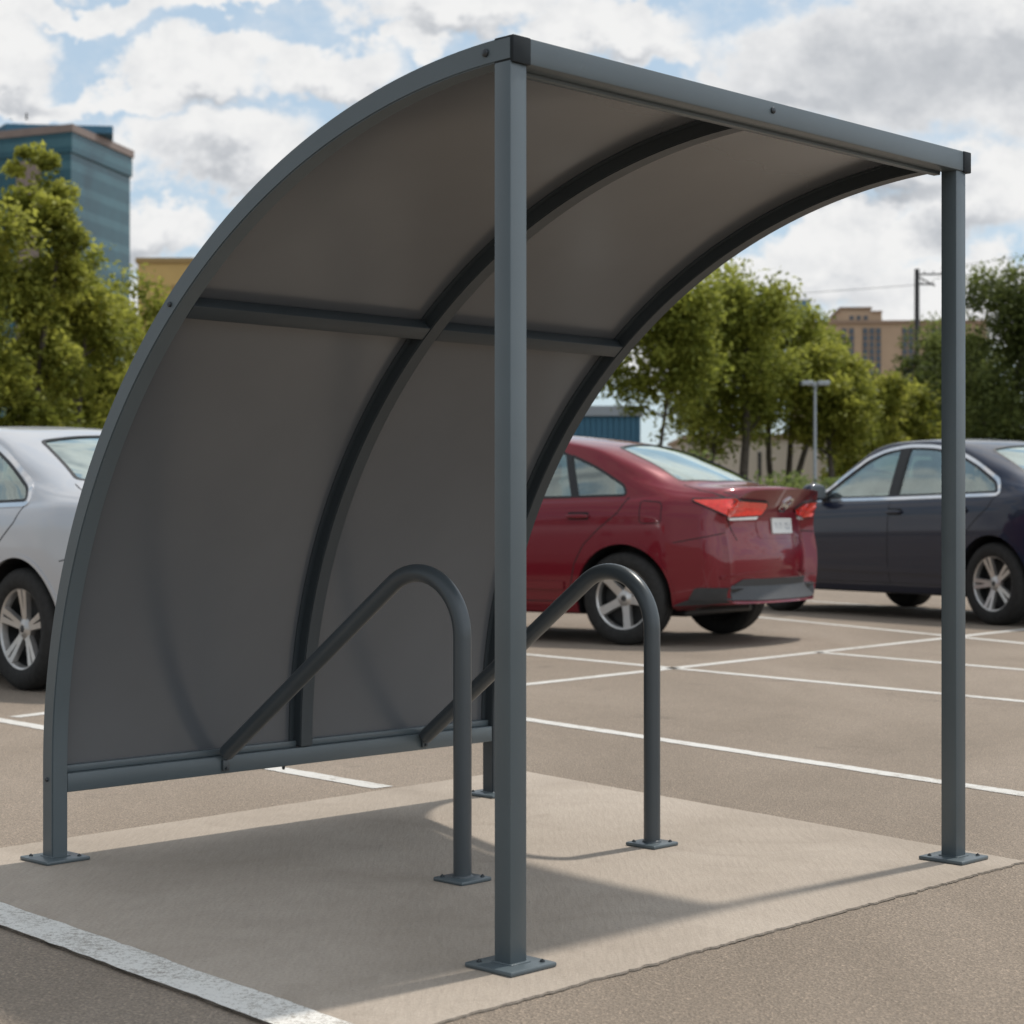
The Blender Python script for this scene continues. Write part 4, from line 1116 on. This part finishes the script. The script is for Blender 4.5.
# yellow building
Yb = 130; p0 = at(138, 516, Yb); zt_y = at(150, 263, Yb).z
yb = empty('yellow_building', (p0.x, p0.y, 0), 0, 'yellow rendered building peeping over the trees beside the shelter arch', 'building')
m = MB(); m.box((0, 0, 0), (9, 10, zt_y)); m.build('wall', M['yellow'], yb)
m = MB(); m.box((-.15, -.15, zt_y), (9.15, 10.15, zt_y + .35)); m.build('parapet', M['yellow_dark'], yb)
for zz in (zt_y - 2.4, zt_y - 5.6, zt_y - 8.8):
    m = MB(); m.box((2.3, -.06, zz - 1.1), (3.7, .2, zz + .9)); f_ = m.build('window', M['yellow_dark'], yb)
    m = MB(); m.box((2.45, -.09, zz - .95), (3.55, .1, zz + .75)); m.build('pane', M['yellow_dark'], f_)

# tan hotel-like block
Yh = 185; k_ = Yh / F
hx0 = (800 - 512) * k_; hb = empty('tan_building', (hx0, Yh, 0), R(-3), 'tan stone block with stepped penthouse and columns of dark windows', 'building')
zz = lambda py: CAMH + (Y0 - py) * k_
Xp = lambda px: (px - 800) * k_
m = MB(); m.box((Xp(806), 0, 0), (Xp(985), 14, zz(324))); m.build('wall', M['tan'], hb)
m = MB(); m.box((Xp(805), -.25, zz(324)), (Xp(986), 14.2, zz(321))); m.build('cornice', M['tan_dark'], hb)
m = MB(); m.box((Xp(838), .6, zz(321)), (Xp(882), 9, zz(312))); m.box((Xp(841), 1.0, zz(312)), (Xp(872), 8.6, zz(308))); m.build('penthouse', M['tan'], hb)
m = MB(); m.box((Xp(837.3), .4, zz(312)), (Xp(841), 9.1, zz(310.8))); m.box((Xp(872), .4, zz(312)), (Xp(882.6), 9.1, zz(310.8))); m.box((Xp(840.4), .8, zz(308)), (Xp(872.6), 8.8, zz(306.4))); m.build('penthouse_cornice', M['tan_dark'], hb)
for px in (850, 857, 864):
    m = MB(); m.box((Xp(px), .92, zz(318)), (Xp(px + 4), 1.3 - .32, zz(314))); m.box((Xp(px), .56, zz(319.5)), (Xp(px + 4), .9, zz(315.5))); m.build('penthouse_window', M['win_dark'], hb)
for px0 in (841, 848.5, 862, 868.5, 875, 901, 907, 913, 930, 936, 955):
    for r_ in range(9):
        a, b = 328.5 + r_ * 6.8, 334.6 + r_ * 6.8
        m = MB(); m.box((Xp(px0), -.06, zz(b)), (Xp(px0 + 5.2), .3, zz(a))); f_ = m.build('window', M['tan_dark'], hb)
        m = MB(); m.box((Xp(px0 + .4), -.09, zz(b - .3)), (Xp(px0 + 4.9), .1, zz(a + .3))); m.build('pane', M['win_dark'], f_)
# blue glass block just behind
p = at(797, 516, 270); bb = empty('glass_block', (p.x, p.y, 0), 0, 'narrow blue glass building showing beside the tall middle tree', 'building')
m = MB(); m.box((0, 0, 0), (1.9, 12, at(800, 301, 270).z)); m.build('glass_wall', M['blue_glass'], bb)
m = MB(); m.box((-.15, -.15, at(800, 301, 270).z), (2.05, 12, at(800, 299.5, 270).z)); m.build('parapet', M['grey_wall'], bb)
# low beige building behind the trees
Yl = 50; kl = Yl / F; lx = (690 - 512) * kl; lb_ = empty('low_building', (lx, Yl, 0), 0, 'low beige building behind the tree trunks, with one dark window', 'building')
zl = lambda py: CAMH + (Y0 - py) * kl; Xl = lambda px: (px - 690) * kl
m = MB(); m.box((0, 0, 0), (Xl(915), 6, zl(438))); m.build('wall', M['beige'], lb_)
m = MB(); m.box((-.1, -.1, zl(438)), (Xl(916), 6.1, zl(434.5))); m.build('roof_edge', M['tan'], lb_)
m = MB(); m.box((Xl(826), -.05, zl(480)), (Xl(856), .2, zl(447))); fw = m.build('window', M['white_frame'], lb_)
m = MB(); m.box((Xl(829), -.09, zl(463)), (Xl(851), .1, zl(451))); m.build('pane', M['win_dark'], fw)
m = MB(); m.box((Xl(758), -.05, 0), (Xl(761), .2, zl(452))); m.build('downpipe', M['black_trim'], lb_)
m = MB(); m.box((Xl(700), -.06, 0), (Xl(712), .2, zl(455))); m.build('door', M['tan_dark'], lb_)
# blue sheet building left of it
kb = 46 / F; bx = (560 - 512) * kb; bl = empty('blue_building', (bx, 46, 0), 0, 'low blue sheet metal building glimpsed under the arch behind the red car', 'building')
zb_ = lambda py: CAMH + (Y0 - py) * kb
m = MB()
for i in range(28): m.box((i * .07, (-.03 if i % 2 else 0), 0), (i * .07 + .07, .3, zb_(416)))
m.build('wall', M['blue_wall'], bl, recalc=False)
m = MB(); m.box((-.05, -.1, zb_(416)), (2.03, 5, zb_(406))); m.build('fascia', M['grey_wall'], bl)
m = MB(); m.box((.0, .3, 0), (1.95, 5, zb_(416) - .01)); m.build('rear_wall', M['grey_wall'], bl)

# ------------------------------------------------------------------ lamp post, utility pole, wires
M['galv'] = paint('galvanised', (.30, .32, .34), .45, .1, 4, metal=.5)
p = at(815, 516, 33); p.z = 0; lp = empty('lamp_post', p, 0, 'slim grey parking lot lamp post with flat head in front of the trees', 'lamp post')
zh = CAMH + (Y0 - 384) / F * 33
m = MB(); m.tube([(0, 0, .1), (0, 0, zh)], [.035, .024], 12); m.build('pole', M['galv'], lp, smooth=50)
m = MB(); m.tube([(0, 0, .09), (0, 0, .25), (0, 0, .26)], [.09, .09, .03], 12); m.build('footing', M['concrete'], lp, smooth=40)
m = MB(); m.box((-.05, -.05, zh - .05), (.05, .05, zh + .03)); m.build('bracket', M['galv'], lp, bevel=.01)
for sg in (-1, 1):
    m = MB(); m.box((.035 * sg if sg > 0 else -.245, -.12, zh - .02), (.245 if sg > 0 else -.035, .12, zh + .05)); hd_ = m.build('lamp_head', M['galv'], lp, bevel=.012)
    m = MB(); m.box((.06 if sg > 0 else -.22, -.09, zh - .028), (.22 if sg > 0 else -.06, .09, zh - .0195)); m.build('lens', M['lens_white'], hd_)
Yu = 75; p = at(917, 516, Yu); p.z = 0; up = empty('utility_pole', p, 0, 'dark utility pole with cross arms rising above the trees', 'utility pole')
zu = lambda py: CAMH + (Y0 - py) / F * Yu
m = MB(); m.tube([(0, 0, 0), (0, 0, zu(269))], [.13, .095], 12); m.build('pole', M['black_trim'], up, smooth=50)
ku = Yu / F
for py, a, b in ((274, 1, 27), (284, 1, 17)):
    m = MB(); m.box((a * ku, -.05, zu(py) - .04), (b * ku, .05, zu(py) + .02)); ar = m.build('cross_arm', M['black_trim'], up)
    for t in (.25, .6, .92):
        x = (a + (b - a) * t) * ku; m = MB(); m.tube([(x, 0, zu(py) + .05), (x, 0, zu(py) + .12)], [.03, .02], 8); m.build('insulator', M['rim_dark'], ar, smooth=50)
m = MB(); m.tube([(0, 0, zu(276)), (18 * ku, 0, zu(286))], .03, 6); m.build('brace', M['black_trim'], up, smooth=50)
for (x0, py0, x1, y1, z1) in ((-2, 290, -26, 95, 11.0), (24, 273, 26, 30, 9.5), (17, 284, 26.5, 30, 9.0)):
    a = Vector((p.x + x0 * ku, Yu, zu(py0) + .2)); b = Vector((x1, y1, z1)) ; m = MB(); pts = []
    for i in range(25):
        t = i / 24; q = a.lerp(b, t); q.z -= 4 * .5 * t * (1 - t); pts.append(q)
    m.tube(pts, .010, 5, caps=False)
    tag(m.build('wire', M['black_trim'], smooth=60), {-2: 'thin wire strung left from the utility pole', 24: 'upper thin wire running right from the utility pole', 17: 'lower thin wire running right from the utility pole'}[x0], 'wire', 'wires of the utility pole')
